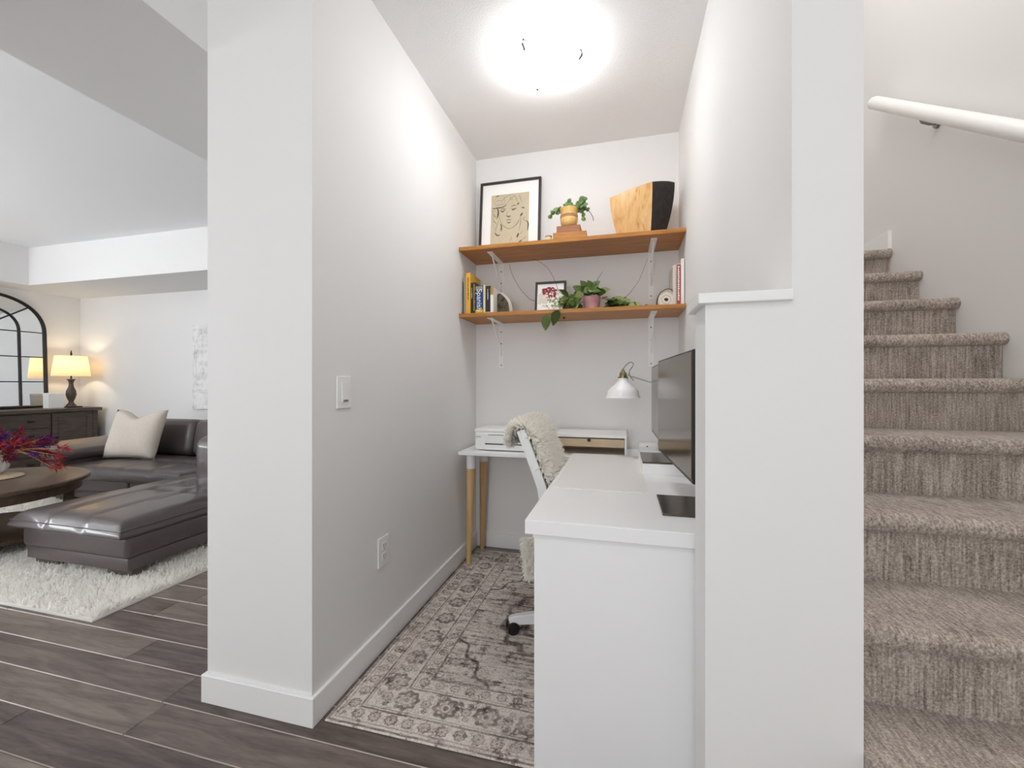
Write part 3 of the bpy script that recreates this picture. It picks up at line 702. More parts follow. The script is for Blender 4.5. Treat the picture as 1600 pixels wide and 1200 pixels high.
# trailing hoya
hy = thing('trailing_plant', 'trailing leafy plant in a small pink pot on the lower shelf', 'plant', loc=(-.18, 2.63, ZD))
MB().lathe([(.036, 0), (.042, .004), (.050, .05), (.054, .088), (.05, .088), (.045, .08)], 32).build('pot', 'pinkpot', hy, True)
MB().lathe([(.044, .078), (.044, .082)], 24).build('soil', 'soil', hy)
def leaf_mesh():
    mb = MB(); n = 8; rows = []
    for i in range(n+1):
        t = i/n; wd = .5*math.sin(PI*t**.8)**.8 if 0 < t < 1 else .02
        rows.append([mb.bm.verts.new((s*wd*.62, t, -.12*t*t+(.10*abs(s)*wd))) for s in (-1, -.5, 0, .5, 1)])
    for a, b_ in zip(rows, rows[1:]):
        for k in range(4): mb.bm.faces.new((a[k], a[k+1], b_[k+1], b_[k]))
    bmesh.ops.solidify(mb.bm, geom=mb.bm.faces[:], thickness=.03)
    me = bpy.data.meshes.new('leaf'); bmesh.ops.recalc_face_normals(mb.bm, faces=mb.bm.faces[:]); mb.bm.to_mesh(me); mb.bm.free()
    me.polygons.foreach_set('use_smooth', [True]*len(me.polygons)); return me
LM = {k: leaf_mesh() for k in ('leaf', 'leaf2')}
for k in LM: LM[k].materials.append(M[k])
def leaf(p, d_, size, parent, pale=False, roll=0, name='leaf', face=(0, -1, .35)):
    o = bpy.data.objects.new(name, LM['leaf2' if pale else 'leaf']); C.objects.link(o); o.parent = parent
    yv = Vector(d_).normalized(); zv = Vector(face); zv = (zv-yv*zv.dot(yv)).normalized(); xv = yv.cross(zv)
    q_ = Matrix((xv, yv, zv)).transposed().to_4x4()@Matrix.Rotation(roll, 4, 'Y')
    o.matrix_local = Matrix.Translation(p)@q_@Matrix.Scale(size, 4); return o
random.seed(11)
for i in range(46):      # left clump
    x = R_(-.165, -.068); z = R_(.02, .085)*(1-abs(x+.1)*2.2)+.012
    leaf((x, R_(-.06, .02), z), (R_(-.8, .1), R_(-.9, .1), R_(-.7, .35)), R_(.055, .08), hy, random.random() < .4, R_(-.8, .8))
for i in range(26):      # crown
    leaf((R_(-.06, .05), R_(-.04, .03), R_(.10, .135)), (R_(-1, 1), R_(-.9, .2), R_(-.2, .6)), R_(.055, .08), hy, random.random() < .25, R_(-.8, .8))
for i in range(38):      # right clump
    x = R_(.065, .19); leaf((x, R_(-.05, .02), max(.012, R_(.02, .085)*(1.15-x*3.6)+.01)), (R_(0, 1), R_(-.8, .2), R_(-.5, .3)), R_(.05, .07), hy, random.random() < .3, R_(-.8, .8))
for p, d_, s, pl in (((.215, -.03, .02), (1, -.3, .1), .07, True), ((.27, -.03, .02), (-.3, -.3, .25), .035, False), ((.305, -.03, .016), (1, -.2, -.1), .03, False)): leaf(p, d_, s, hy, pl, .3)
leaf((-.175, -.075, .025), (-.1, -.5, .75), .052, hy, False, .2)
def vine(pts, r=.0018):
    P = [Vector(p) for p in pts]; Q = []
    for i in range(len(P)-1):
        p0 = P[max(i-1, 0)]; p1 = P[i]; p2 = P[i+1]; p3 = P[min(i+2, len(P)-1)]
        for k in range(6):
            t = k/6; Q.append(.5*((2*p1)+(p2-p0)*t+(2*p0-5*p1+4*p2-p3)*t*t+(3*p1-p0-3*p2+p3)*t**3))
    Q.append(P[-1]); MB().tube(Q, r, 6, r*.5).build('vine', 'vine', hy, True)
def bw(u, v, Y):         # photograph pixel -> point at depth Y, relative to the plant
    ca, sa = math.cos(YAW), math.sin(YAW); x = (u-800)/F; dd = (x*ca-sa, x*sa+ca, (600-v)/F); t = Y/dd[1]
    return (dd[0]*t+.18, Y-2.63, H+dd[2]*t-ZD)
vine([(0, 0, .09), (-.10, .06, .06), (-.22, .09, .06), bw(834, 470, 2.74), bw(823, 463, 2.76), bw(810, 447, 2.77), bw(800, 428, 2.77), bw(796, 413, 2.77)])
vine([(0, 0, .1), (-.1, .02, .10), (-.17, .0, .11), bw(873, 455, 2.6), bw(868, 441, 2.6), bw(858, 422, 2.6), bw(845, 410, 2.6), bw(832, 404, 2.6)])
vine([(.01, 0, .1), bw(931, 448, 2.62), bw(934, 436, 2.62), bw(938, 430, 2.62), bw(942, 424, 2.62)])
vine([(.1, 0, .03), (.17, -.01, .03), bw(975, 467, 2.62), bw(985, 457, 2.62), bw(993, 446, 2.63), bw(999, 437, 2.64), bw(1006, 420, 2.66), bw(1012, 404, 2.68)], .0014)
vine([(.16, 0, .03), (.23, -.03, .015), (.28, -.03, .02), (.32, -.03, .012)], .0014)
vine([(-.05, -.05, .03), (-.12, -.10, .02), (-.165, -.128, .014), (-.18, -.15, -.006), (-.21, -.155, -.02), (-.25, -.155, -.032)], .0016)
for p, d_ in (((-.185, -.15, -.006), (-.28, -.12, -.8)), ((-.25, -.155, -.03), (-.12, -.1, -1))):
    leaf(p, d_, .098, hy, False, .15, 'trailing_leaf')

# ------------------------------------------------------------------ back desk
DB = .72
bd = thing('back_desk', 'narrow white desk on wooden legs against the back nook wall', 'desk')
MB().box(-.972, .325, 2.42, 2.808, DB-.02, DB, .0015, 1).build('desktop', 'white', bd)
for lx, ly in ((-.915, 2.492), (-.915, 2.742), (.27, 2.492), (.27, 2.742)):
    z0 = .009 if ly < 2.7 else .009
    sgn = -1 if lx < 0 else 1
    lg = MB().lathe([(.0125, 0), (.0145, .01), (.027, .59), (.027, .60)], 28)
    for v in lg.bm.verts: v.co.x += sgn*.012*(1-v.co.z/.6); v.co.y += (-.008 if ly < 2.6 else .004)*(1-v.co.z/.6)
    o = lg.build('leg', 'beech', bd, True); o.location = (lx, ly, z0)
    c_ = MB().lathe([(.0275, 0), (.0275, DB-.02-.60-z0)], 28).build('leg_collar', 'white_metal', o, True); c_.location = (0, 0, .60)
# printer
pn_ = thing('printer', 'low white inkjet printer on the back desk', 'printer', loc=(-.705, 2.62, DB))
MB().box(-.19, .19, -.12, .15, .004, .118, .018, 4).build('body', 'white_plastic', pn_, True)
MB().box(-.192, .192, -.118, .152, .112, .136, .010, 3).build('scanner_lid', 'white_plastic', pn_, True)
MB().box(-.10, .19, -.1215, -.119, .098, .102).build('lid_seam', 'mesh_grey', pn_)
MB().box(-.12, .185, -.1215, -.118, .040, .046).build('paper_slot', 'black', pn_)
MB().box(-.12, .185, -.123, -.119, .05, .096, .001, 1).build('front_door', 'white_plastic', pn_)
MB().box(-.12, .185, -.125, -.119, .008, .038, .001, 1).build('paper_tray', 'white_plastic', pn_)
MB().box(.135, .148, -.127, -.119, .02, .032).build('power_button', 'mesh_grey', pn_)
MB().box(-.178, -.148, -.1215, -.1195, .084, .088).build('name_mark', 'steel', pn_)
# riser with drawer
rz = thing('desk_riser', 'white desktop riser with a pale wood drawer on the back desk', 'riser')
MB().box(-.40, .026, 2.50, 2.80, .822, .838, .001, 1).build('top_board', 'white', rz)
for x in (-.40, .014): MB().box(x, x+.012, 2.50, 2.80, DB, .822).build('side_board', 'white', rz)
MB().box(-.388, .014, 2.78, 2.795, DB, .822).build('back_board', 'ply', rz)
dr = MB().box(-.386, .012, 2.503, 2.77, .768, .815, .001, 1).build('drawer', 'ply', rz)
MB().cyl((-.187, 2.5, .808), (-.187, 2.5025, .808), .011, seg=20).build('finger_notch', 'dark_metal', dr)
# router puck
ro = thing('router', 'small white rounded router behind the far monitor stand', 'router', loc=(.15, 2.56, DB))
MB().box(-.06, .06, -.045, .045, .002, .075, .018, 4).build('body', 'white_plastic', ro, True)
MB().cyl((-.012, -.0465, .06), (-.012, -.044, .06), .004, seg=12).build('indicator', 'black', ro)

# ------------------------------------------------------------------ side desk
DS = .743
sd_ = thing('side_desk', 'large white laminate desk along the right nook wall', 'desk')
MB().box(-.272, .337, 1.19, 2.408, DS-.041, DS, .0015, 1).build('desktop', 'white', sd_)
MB().box(-.248, .337, 1.208, 1.236, .009, DS-.041).build('end_panel', 'white', sd_)
MB().box(-.248, .337, 2.36, 2.388, .009, DS-.041).build('end_panel', 'white', sd_)
MB().box(.30, .32, 1.236, 2.36, .35, DS-.041).build('back_panel', 'white', sd_)
dp = MB().box(-.172, .172, -.40, .40, 0, .002)
es = [e for e in dp.bm.edges if abs(e.verts[0].co.z-e.verts[1].co.z) > .001]
bmesh.ops.bevel(dp.bm, geom=es, offset=.02, segments=5, affect='EDGES')
dp = tag(dp.build('desk_pad', 'pad'), 'thin pale grey desk pad lying on the side desk', 'desk pad'); dp.location = (-.083, 1.985, DS)
rb_ = tag(MB().box(.085, .30, 1.92, 2.30, DS, DS+.046, .002, 2).build('riser_box', 'white'), 'low white box under the far monitor stand', 'box')
def monitor(name, label, a, b_, z0, z1, zb, base):
    """panel from plan point a (near edge) to b_ (far edge)"""
    a = Vector((a[0], a[1], 0)); b_ = Vector((b_[0], b_[1], 0)); d_ = b_-a; L_ = d_.length; ang = math.atan2(d_.y, d_.x)
    t = thing(name, label, 'monitor', 'monitors on the side desk', ((base[0]+base[1])/2, (base[2]+base[3])/2, zb))
    mt = Matrix.Translation(Vector((a.x, a.y, 0))-Vector(t.location)+Vector((0, 0, 0)))@Matrix.Rotation(ang, 4, 'Z')
    tr = mt
    def bx(x0, x1, y0, y1, zz0, zz1, nm, m_, bev=0): return MB().box(x0, x1, y0, y1, zz0, zz1, bev, 2, tr).build(nm, m_, t)
    bx(0, L_, -.030, -.004, z0, z1, 'casing', 'black', .003)
    bx(.006, L_-.006, -.004, -.002, z0+.012, z1-.006, 'screen', 'screen')
    ym = L_/2-(.12 if zb > DS+.02 else .08)
    bx(ym-.03, ym+.03, -.128, -.112, zb+.006, z1-.14, 'stand_neck', 'steel', .003); bx(ym-.02, ym+.02, -.112, -.046, z1-.20, z1-.16, 'stand_arm', 'steel', .003)
    bx(ym-.05, ym+.05, -.046, -.029, z1-.24, z1-.14, 'mount_plate', 'black')
    bp = MB().box(base[0], base[1], base[2], base[3], zb+.0005, zb+.007, .002, 2, Matrix.Translation(-Vector(t.location))).build('base_plate', 'plate', t)
    return t
for args in (('monitor', 'near wide monitor on the side desk by the half wall', (.177, 1.205), (.138, 1.80), .868, 1.228, DS, (.116, .315, 1.33, 1.556)),
             ('monitor', 'far monitor standing on the low white box', (.163, 1.90), (.158, 2.50), .870, 1.230, DS+.046, (.086, .27, 1.925, 2.20))):
    monitor(*args)
# desk lamp
lp = thing('desk_lamp', 'white metal cone desk lamp with brass collar over the desks', 'lamp', loc=(.265, 2.73, DB))
hx, hy_, hz = .005-.265, 2.34-2.73, 1.065-DB
MB().lathe([(.055, 0), (.055, .012), (.012, .02)], 32).build('base', 'white_metal', lp, True)
MB().cyl((0, 0, .018), (0, 0, .395), .006).build('post', 'white_metal', lp, True)
elb = Vector((0, 0, .395)); hd = Vector((hx, hy_, hz+.115))
MB().tube([elb, hd+Vector((.02, .01, .005))], .0055).build('arm', 'white_metal', lp, True)
MB().tube([elb+Vector((0, 0, -.04)), elb+Vector((0, 0, .0))], .013, 12).build('joint', 'dark_metal', lp, True)
Tm = Matrix.Translation(Vector((hx, hy_, hz)))
MB().lathe([(.0905, -.004), (.0885, 0), (.083, .012), (.080, .034), (.062, .052), (.040, .072), (.026, .09), (.0235, .104), (.0225, .104), (.024, .088), (.038, .070), (.060, .050), (.078, .032), (.081, .012), (.0865, 0)], 48, False, Tm).build('lamp_shade', 'white_metal', lp, True, ang=60)
MB().lathe([(.026, .102), (.026, .108), (.019, .110), (.018, .128), (.010, .138), (.006, .150)], 28, True, Tm).build('socket_collar', 'brass', lp, True)
MB().lathe([(.0185, .112), (.0188, .122)], 12, False, Tm).build('socket_vent', 'dark_metal', lp)
cp = [hd+Vector(p) for p in ((0, 0, .035), (.012, 0, .052), (.03, 0, .068), (.045, 0, .072), (.054, 0, .062), (.048, 0, .046), (.034, 0, .028), (.032, 0, .010), (.042, 0, -.012), (.056, .005, -.026))]
MB().tube(cp, .0022, 8).build('cord', 'mesh_grey', lp, True)

# ------------------------------------------------------------------ rug in the nook
RW, RL = 1.262, 1.53
rg = MB().box(0, RW, 0, RL, 0, .007, .002, 1).build('rug', rug_mat(RW, RL)); rg.location = (-.968, 1.215, .0005)
tag(rg, 'distressed grey beige oriental rug on the nook floor', 'rug')

# ------------------------------------------------------------------ office chair
ch = thing('office_chair', 'white framed swivel office chair draped with sheepskin at the side desk', 'chair', loc=(-.212, 1.95, .008))
def cast_proto():
    h_ = MB().box(-.008, .008, -.02, .02, .03, .062, .004, 2).build('caster', 'black', ch)
    for s in (-1, 1): MB().lathe([(.020, -.009), (.027, -.007), (.0275, .007), (.020, .009)], 24, True, Matrix.Translation((s*.0165, 0, .028))@Matrix.Rotation(PI/2, 4, 'Y')).build('wheel', 'black', h_, True)
    return h_
cp0 = cast_proto(); a0 = math.atan2(-.11, -.30)
for k in range(5):
    a = a0+k*2*PI/5; dv = Vector((math.cos(a), math.sin(a), 0)); tip = dv*.285
    o = cp0 if k == 0 else copy_tree(cp0, ch); o.location = (tip.x, tip.y, 0); o.rotation_euler.z = a+.9*k-1.4
    mb = MB(); n = dv.cross(Vector((0, 0, 1)))
    pr_ = [(.02, .021, .095, .055), (.16, .018, .090, .050), (.27, .015, .082, .040), (.303, .014, .074, .03)]; rows = []
    for r_, hw, zt, hh in pr_:
        c_ = dv*r_; rows.append([mb.bm.verts.new(c_+n*s1*hw+Vector((0, 0, zt-(hh if s2 else 0)))) for s1, s2 in ((-1, 0), (1, 0), (1, 1), (-1, 1))])
    for p, q_ in zip(rows, rows[1:]):
        for i in range(4): mb.bm.faces.new((p[i], p[(i+1) % 4], q_[(i+1) % 4], q_[i]))
    mb.bm.faces.new(rows[0]); mb.bm.faces.new(rows[-1][::-1])
    bmesh.ops.bevel(mb.bm, geom=mb.bm.edges[:], offset=.004, segments=2, affect='EDGES')
    mb.build('base_leg', 'white_metal', ch)
MB().cyl((0, 0, .04), (0, 0, .12), .032).build('hub', 'white_metal', ch, True); MB().cyl((0, 0, .12), (0, 0, .40), .022).build('gas_column', 'steel', ch, True)
MB().box(-.14, .16, -.11, .11, .385, .41, .006, 2).build('seat_mechanism', 'black', ch)
MB().box(-.17, .28, -.222, .222, .41, .465, .025, 4).build('seat', 'mesh_grey', ch, True)
def bp(z):
    if z < .68: return -.093-.057*((.68-z)/.28)**2
    t = (z-.40)/.55; return -.195*t+.006*math.sin(PI*t)      # back line, chair coordinates
for s in (-1, 1):
    mb = MB(); rows = []; y = s*.213
    for i in range(13):
        z = .36+.572*i/12; x = bp(z)-.01; rows.append([mb.bm.verts.new(p) for p in ((x-.020, y-.011, z-.006), (x+.016, y-.011, z+.006), (x+.016, y+.011, z+.006), (x-.020, y+.011, z-.006))])
    for p, q_ in zip(rows, rows[1:]):
        for i in range(4): mb.bm.faces.new((p[i], p[(i+1) % 4], q_[(i+1) % 4], q_[i]))
    mb.bm.faces.new(rows[0]); mb.bm.faces.new(rows[-1][::-1])
    mb.build('back_post', 'white_metal', ch)
for z in (.43, .912): MB().box(bp(z)-.022, bp(z)+.008, -.202, .202, z-.015, z+.015, .004, 2).build('back_rail', 'white_metal', ch)
mb = MB(); rows = []
for i in range(11):
    z = .45+.46*i/10; rows.append([mb.bm.verts.new((bp(z)+.008+.0*k, y, z)) for k, y in enumerate(np.linspace(-.203, .203, 5))])
for p, q_ in zip(rows, rows[1:]):
    for i in range(4): mb.bm.faces.new((p[i], p[i+1], q_[i+1], q_[i]))
bmesh.ops.solidify(mb.bm, geom=mb.bm.faces[:], thickness=.008); mb.build('back_panel', 'mesh_grey', ch, True)
MB().box(-.19, -.10, -.04, .04, .375, .45, .004, 2).build('back_bracket', 'white_metal', ch)
# sheepskin: hide over the back and the seat with wool strands
sk = thing('sheepskin', 'fluffy cream sheepskin thrown over the white office chair', 'sheepskin', loc=(-.212, 1.95, .008))
prof = [(-.256, .868), (-.252, .902), (-.24, .932), (-.218, .950), (-.185, .944), (bp(.90)+.022, .90), (bp(.82)+.020, .82), (bp(.72)+.020, .72), (bp(.62)+.022, .62), (bp(.53)+.05, .53), (.06, .487), (.13, .484), (.22, .482)]
wid = [.16, .185, .205, .215, .22, .222, .222, .222, .21, .215, .22, .22, .17]
def sk_pt(t, v):
    i = min(int(t), len(prof)-2); f = t-i; a = prof[i]; b_ = prof[i+1]
    w_ = wid[i]+(wid[i+1]-wid[i])*f
    return np.array((a[0]+(b_[0]-a[0])*f, v*w_, a[1]+(b_[1]-a[1])*f))
mb = MB(); nv = 14; nt_ = (len(prof)-1)*3; g = []
for i in range(nt_+1): g.append([mb.bm.verts.new(sk_pt(i/3, -1+2*k/nv)) for k in range(nv+1)])
for i in range(nt_):
    for k in range(nv): mb.bm.faces.new((g[i][k], g[i][k+1], g[i+1][k+1], g[i+1][k]))
bmesh.ops.solidify(mb.bm, geom=mb.bm.faces[:], thickness=.012); mb.build('hide', 'fur', sk, True)
mb = MB(); rows = []       # corner hanging below the seat
for i in range(7):
    t = i/6; rows.append([mb.bm.verts.new((-.185+.02*k+.02*t, -.236-.014*min(1, t*2)+.006*k, .49-.15*t)) for k in range(5)])
for p, q_ in zip(rows, rows[1:]):
    for k in range(4): mb.bm.faces.new((p[k], p[k+1], q_[k+1], q_[k]))
bmesh.ops.solidify(mb.bm, geom=mb.bm.faces[:], thickness=.008); mb.build('hide_corner', 'fur', sk, True)
n = 34000; T = rng.uniform(0, len(prof)-1.01, n); Vv = rng.uniform(-1, 1, n)
P = np.array([sk_pt(t, v) for t, v in zip(T, Vv)]); P2 = np.array([sk_pt(min(t+.05, len(prof)-1.001), v) for t, v in zip(T, Vv)])
tan = P2-P; tan /= np.linalg.norm(tan, axis=1, keepdims=True)+1e-9
nor = np.cross(tan, np.array([0, 1., 0])); nor = -nor
flip = (nor[:, 2]+np.where(T < 3, -nor[:, 0], nor[:, 0])) < 0; nor[flip] *= -1
side = np.zeros((n, 3)); side[:, 1] = np.sign(Vv)*(np.abs(Vv) > .88)
D = nor*.9+side*.8+rng.normal(size=(n, 3))*.45+np.array([0, 0, -.25])
fb = blades('wool', P, D, rng.uniform(.026, .046, n), .008, 'fur', sk); fb['kind'] = 'stuff'
n = 2500; t = rng.uniform(0, 1, n); k = rng.uniform(0, 4, n)
P = np.stack([-.185+.02*k+.02*t, -.236-.014*np.minimum(1, t*2)+.006*k, .49-.15*t], 1); D = np.array([-.35, -.6, -.6])+rng.normal(size=(n, 3))*.45
fb = blades('wool', P, D, rng.uniform(.02, .036, n), .006, 'fur', sk); fb['kind'] = 'stuff'

# ------------------------------------------------------------------ living room: shag rug
sr = thing('shag_rug', 'thick white shag rug under the sofa and coffee table', 'rug')
RX0, RX1, RY0, RY1 = -5.75, -2.44, 1.44, 3.6
MB().box(RX0, RX1, RY0, RY1, .001, .012).build('backing', 'shag', sr)
n = 90000; xs = rng.uniform(RX0+.01, RX1-.01, n); ys = RY0+.01+(RY1-RY0-.5)*rng.uniform(0, 1, n)**1.25
P = np.stack([xs, ys, np.full(n, .010)], 1)
cl_ = np.stack([np.sin(xs*61+np.sin(ys*47)*2), np.sin(ys*53+np.sin(xs*39)*2), np.zeros(n)], 1)
D = rng.normal(size=(n, 3))*.32+cl_*.38+np.array([0, 0, 1.0]); D[:, 2] = np.abs(D[:, 2])
sb_ = blades('pile', P, D, rng.uniform(.026, .044, n), .0085, 'shag', sr); sb_['kind'] = 'stuff'

# ------------------------------------------------------------------ sofa
so = thing('sectional_sofa', 'dark brown leather sectional sofa with chaise on the white rug', 'sofa')
cx0, cx1, cy0 = -3.57, -2.69, 1.73; sx_0, sy0, sy1 = -5.32, 2.76, 3.86
L = 'leather'
MB().box(cx0+.03, cx1-.01, cy0+.03, sy1, .07, .145, .008, 2).build('chaise_rail', L, so, True)
MB().box(cx0+.01, cx1+.004, cy0+.015, sy1, .142, .275, .03, 4).build('chaise_base', L, so, True)
cush = cushion(cx0-.03, cx1+.01, cy0-.02, 3.42, .262, .385, 44, 60, .07, .025, [('x', -3.30), ('x', -2.99), ('y', 2.30), ('y', 2.86)], [(-3.30, 2.30), (-2.99, 2.30), (-3.30, 2.86), (-2.99, 2.86)]).build('chaise_cushion', L, so, True, ang=180)
pip = MB().tube([(cx0-.028, 3.0, .315), (cx0-.028, cy0-.018, .315), (cx1+.010, cy0-.018, .315), (cx1+.010, 3.0, .315)], .004, 6).build('piping', L, cush, True)
MB().box(sx_0+.3, cx0, sy0+.05, sy1, .07, .145, .008, 2).build('sofa_rail', L, so, True)
for a, b_ in ((sx_0+.28, -4.26), (-4.26, cx0+.02)): MB().box(a, b_, sy0+.02, sy1, .142, .275, .03, 4).build('sofa_base', L, so, True)
cushion(sx_0+.27, cx0-.03, sy0-.03, 3.45, .262, .40, 60, 40, .06, .02, [('x', -4.62), ('x', -4.28), ('x', -3.94), ('y', 3.1)], [(-4.62, 3.1), (-4.28, 3.1), (-3.94, 3.1)]).build('seat_cushion', L, so, True, ang=180)
MB().box(sx_0+.06, cx1-.02, 3.6, sy1, .07, .66, .05, 4).build('back_frame', L, so, True)
for a, b_ in ((-4.98, -4.32), (-4.32, -3.66), (-3.66, -2.97)):
    m_ = Matrix.Translation(((a+b_)/2, 3.52, .56))@Matrix.Rotation(-.16, 4, 'X')
    MB().box(-(b_-a)/2, (b_-a)/2, -.13, .13, -.19, .195, .08, 5, m_).build('back_cushion', L, so, True)
m_ = Matrix.Translation((sx_0+.14, 3.28, .28)); MB().box(-.14, .14, -.56, .56, -.21, .20, .05, 4, m_).build('armrest_base', L, so, True)
m_ = Matrix.Translation((sx_0+.15, 3.24, .505))@Matrix.Rotation(.20, 4, 'Y')@Matrix.Rotation(.02, 4, 'X'); MB().box(-.19, .19, -.56, .56, -.055, .055, .05, 5, m_).build('armrest_pad', L, so, True)
m_ = Matrix.Translation((cx1-.14, 3.06, .52))@Matrix.Rotation(-.0, 4, 'X'); MB().box(-.13, .13, -.74, .76, -.24, .245, .085, 6, m_).build('armrest', L, so, True)
for x, y in ((cx0+.15, cy0+.10), (cx1-.12, cy0+.10), (sx_0+.16, sy0+.1), (sx_0+.16, sy1-.1), (cx1-.12, sy1-.1)):
    MB().box(x-.10, x+.10, y-.04, y+.04, .03, .075, .003, 1).build('foot', 'console', so)
# cushion
pl = MB(); n = 18; gt = {}; gb = {}; W2, H2 = .30, .25
for i in range(n+1):
    for j in range(n+1):
        u = -1+2*i/n; v = -1+2*j/n
        pinch = 1-.10*(1-abs(v)**2)*0 ; x = W2*u*(1-.07*(1-v*v)); z = H2*v*(1-.06*(1-u*u))
        if v > 0: z -= .085*math.exp(-((u-.05)/.38)**2)*v**2
        t_ = .085*((1-u**4)*(1-v**4))**.6
        wr = .004*math.sin(9*u+4*v)*(1-u*u)
        gt[i, j] = pl.bm.verts.new((x, -t_+wr, z)); 
        gb[i, j] = gt[i, j] if i in (0, n) or j in (0, n) else pl.bm.verts.new((x, t_, z))
for i in range(n):
    for j in range(n):
        pl.bm.faces.new((gt[i, j], gt[i+1, j], gt[i+1, j+1], gt[i, j+1])); pl.bm.faces.new((gb[i, j], gb[i, j+1], gb[i+1, j+1], gb[i+1, j]))
pl = tag(pl.build('throw_pillow', 'linen', None, True, ang=180), 'plain beige linen throw pillow on the leather sofa', 'pillow')
pl.location = (-4.74, 3.16, .632); pl.rotation_euler = (-.30, 0, .12)

# ------------------------------------------------------------------ coffee table
ct = thing('coffee_table', 'round dark wood coffee table with lower shelf beside the chaise', 'table', loc=(-4.31, 1.84, 0))
R1 = .60
MB().lathe([(R1-.03, .425), (R1, .432), (R1, .452), (R1-.008, .46)], 72).build('table_top', 'table', ct, True)
MB().lathe([(R1-.05, .36), (R1-.045, .362), (R1-.045, .426), (R1-.05, .427)], 72).build('apron', 'table', ct, True)
MB().lathe([(R1-.10, .10), (R1-.09, .104), (R1-.09, .125), (R1-.10, .13)], 64).build('lower_shelf', 'table', ct, True)
for k in range(4):
    a = PI/4+.30+k*PI/2; x, y = (R1-.12)*math.cos(a), (R1-.12)*math.sin(a)
    MB().box(-.05, .05, -.03, .03, .03, .38, .004, 1, Matrix.Translation((x, y, 0))@Matrix.Rotation(a+PI/2, 4, 'Z')).build('leg', 'table', ct)
tm = MB().lathe([(.178, 0), (.185, .004), (.178, .010), (.15, .006)], 48).build('placemat', 'woven', None, True); tm.location = (-4.385, 1.965, .4605)
tag(tm, 'round woven placemat on the coffee table under the vase', 'placemat')
va = thing('shell_vase', 'white shell shaped glass vase on the woven placemat', 'vase', loc=(-4.49, 2.02, .471))
mb = MB(); rows = []; seg = 48
for r, z in ((.055, 0), (.075, .01), (.10, .045), (.105, .085), (.088, .12), (.105, .145), (.10, .145), (.082, .118), (.095, .08), (.09, .045), (.05, .014)):
    rows.append([mb.bm.verts.new((r*(1+.07*math.cos(12*2*PI*i/seg))*math.cos(2*PI*i/seg), r*(1+.07*math.cos(12*2*PI*i/seg))*math.sin(2*PI*i/seg), z)) for i in range(seg)])
for p, q_ in zip(rows, rows[1:]):
    for i in range(seg): mb.bm.faces.new((p[i], p[(i+1) % seg], q_[(i+1) % seg], q_[i]))
mb.bm.faces.new(rows[0][::-1]); mb.bm.faces.new(rows[-1]); mb.build('bowl', 'glass_vase', va, True, ang=60)
fb_ = thing('dried_flowers', 'bunch of dried crimson and purple flowers in the shell vase', 'flowers', loc=(-4.49, 2.02, .49))
random.seed(5)
def flower(tip, col, n_=26, r=.035, name='flower_head'):
    tip = Vector(tip); st0 = Vector((R_(-.05, .05), R_(-.05, .05), .02)); mid = Vector((st0.x*.5+tip.x*.45, st0.y*.5+tip.y*.45, max(tip.z*.75, .16)))
    s_ = MB().tube([st0, (st0+mid)/2+Vector((0, 0, .02)), mid, tip], .0022, 5).build('stem', 'fl_straw', fb_)
    ax = (tip-mid).normalized(); P = np.array([list(tip+ax*R_(-.05, .02)+Vector((R_(-1, 1), R_(-1, 1), R_(-1, 1)))*.008) for _ in range(n_)])
    D = np.array([list(ax*.9+Vector((random.gauss(0, .45), random.gauss(0, .45), random.gauss(0, .45)))) for _ in range(n_)])
    h_ = blades(name, P, D, np.array([R_(.5, 1.2)*r for _ in range(n_)]), .0065, col, s_)
for i in range(80):
    a = R_(-2.6, 2.6); rr = R_(.06, .36)*(1 if abs(a) < 1.4 else .7)
    z = R_(.10, .30) if rr < .25 else R_(.06, .24)
    flower((rr*math.cos(a+.5)*1.0, rr*math.sin(a+.5), z), random.choice(['fl_red', 'fl_magenta', 'fl_magenta', 'fl_purple', 'fl_purple', 'fl_magenta']), 46, .055)
for t in ((.36, .20, .05), (.38, .17, .02), (.37, .24, .15), (.33, .22, .1)): flower(t, 'fl_red', 30, .06)

# ------------------------------------------------------------------ sideboard, mirror, lamp
sbd = thing('sideboard', 'dark walnut sideboard with drawers and panel door against the far wall', 'sideboard')
SX0, SX1, SY0, SY1 = LX+.02, -6.5, 1.95, 3.90; K = 'console'
MB().box(SX0, SX1-.02, SY0+.02, SY1-.02, .10, .80).build('carcass', K, sbd)
MB().box(SX0, SX1+.03, SY0-.02, SY1+.03, .80, .84, .004, 2).build('top_board', K, sbd)
MB().box(SX0, SX1+.005, SY0, SY1, .05, .12, .003, 1).build('plinth', K, sbd)
for y in (SY0+.03, SY1-.03, SY0+.03): pass
for y in (SY0, SY1-.05): MB().box(SX0, SX1, y, y+.05, 0, .80, .003, 1).build('post', K, sbd)
for y0, y1 in ((SY0+.055, SY0+.45), (3.455, SY1-.055)):
    dr_ = MB()
    for q_ in ((y0, y0+.055, .13, .79), (y1-.055, y1, .13, .79), (y0+.055, y1-.055, .13, .19), (y0+.055, y1-.055, .73, .79)): dr_.box(SX1-.02, SX1, q_[0], q_[1], q_[2], q_[3], .002, 1)
    dr_ = dr_.build('door', K, sbd)
    MB().box(SX1-.02, SX1-.010, y0+.055, y1-.055, .19, .73).build('door_panel', K, dr_)
    yk = y0+.028 if y0 > 3 else y1-.028
    MB().lathe([(.006, 0), (.006, .014), (.015, .018), (.013, .028)], 16, True, Matrix.Translation((SX1, yk, .50))@Matrix.Rotation(PI/2, 4, 'Y')).build('knob', 'iron', dr_, True)
zz = [.13, .26, .40, .555, .79]
zz = [.13, .29, .45, .62, .79]
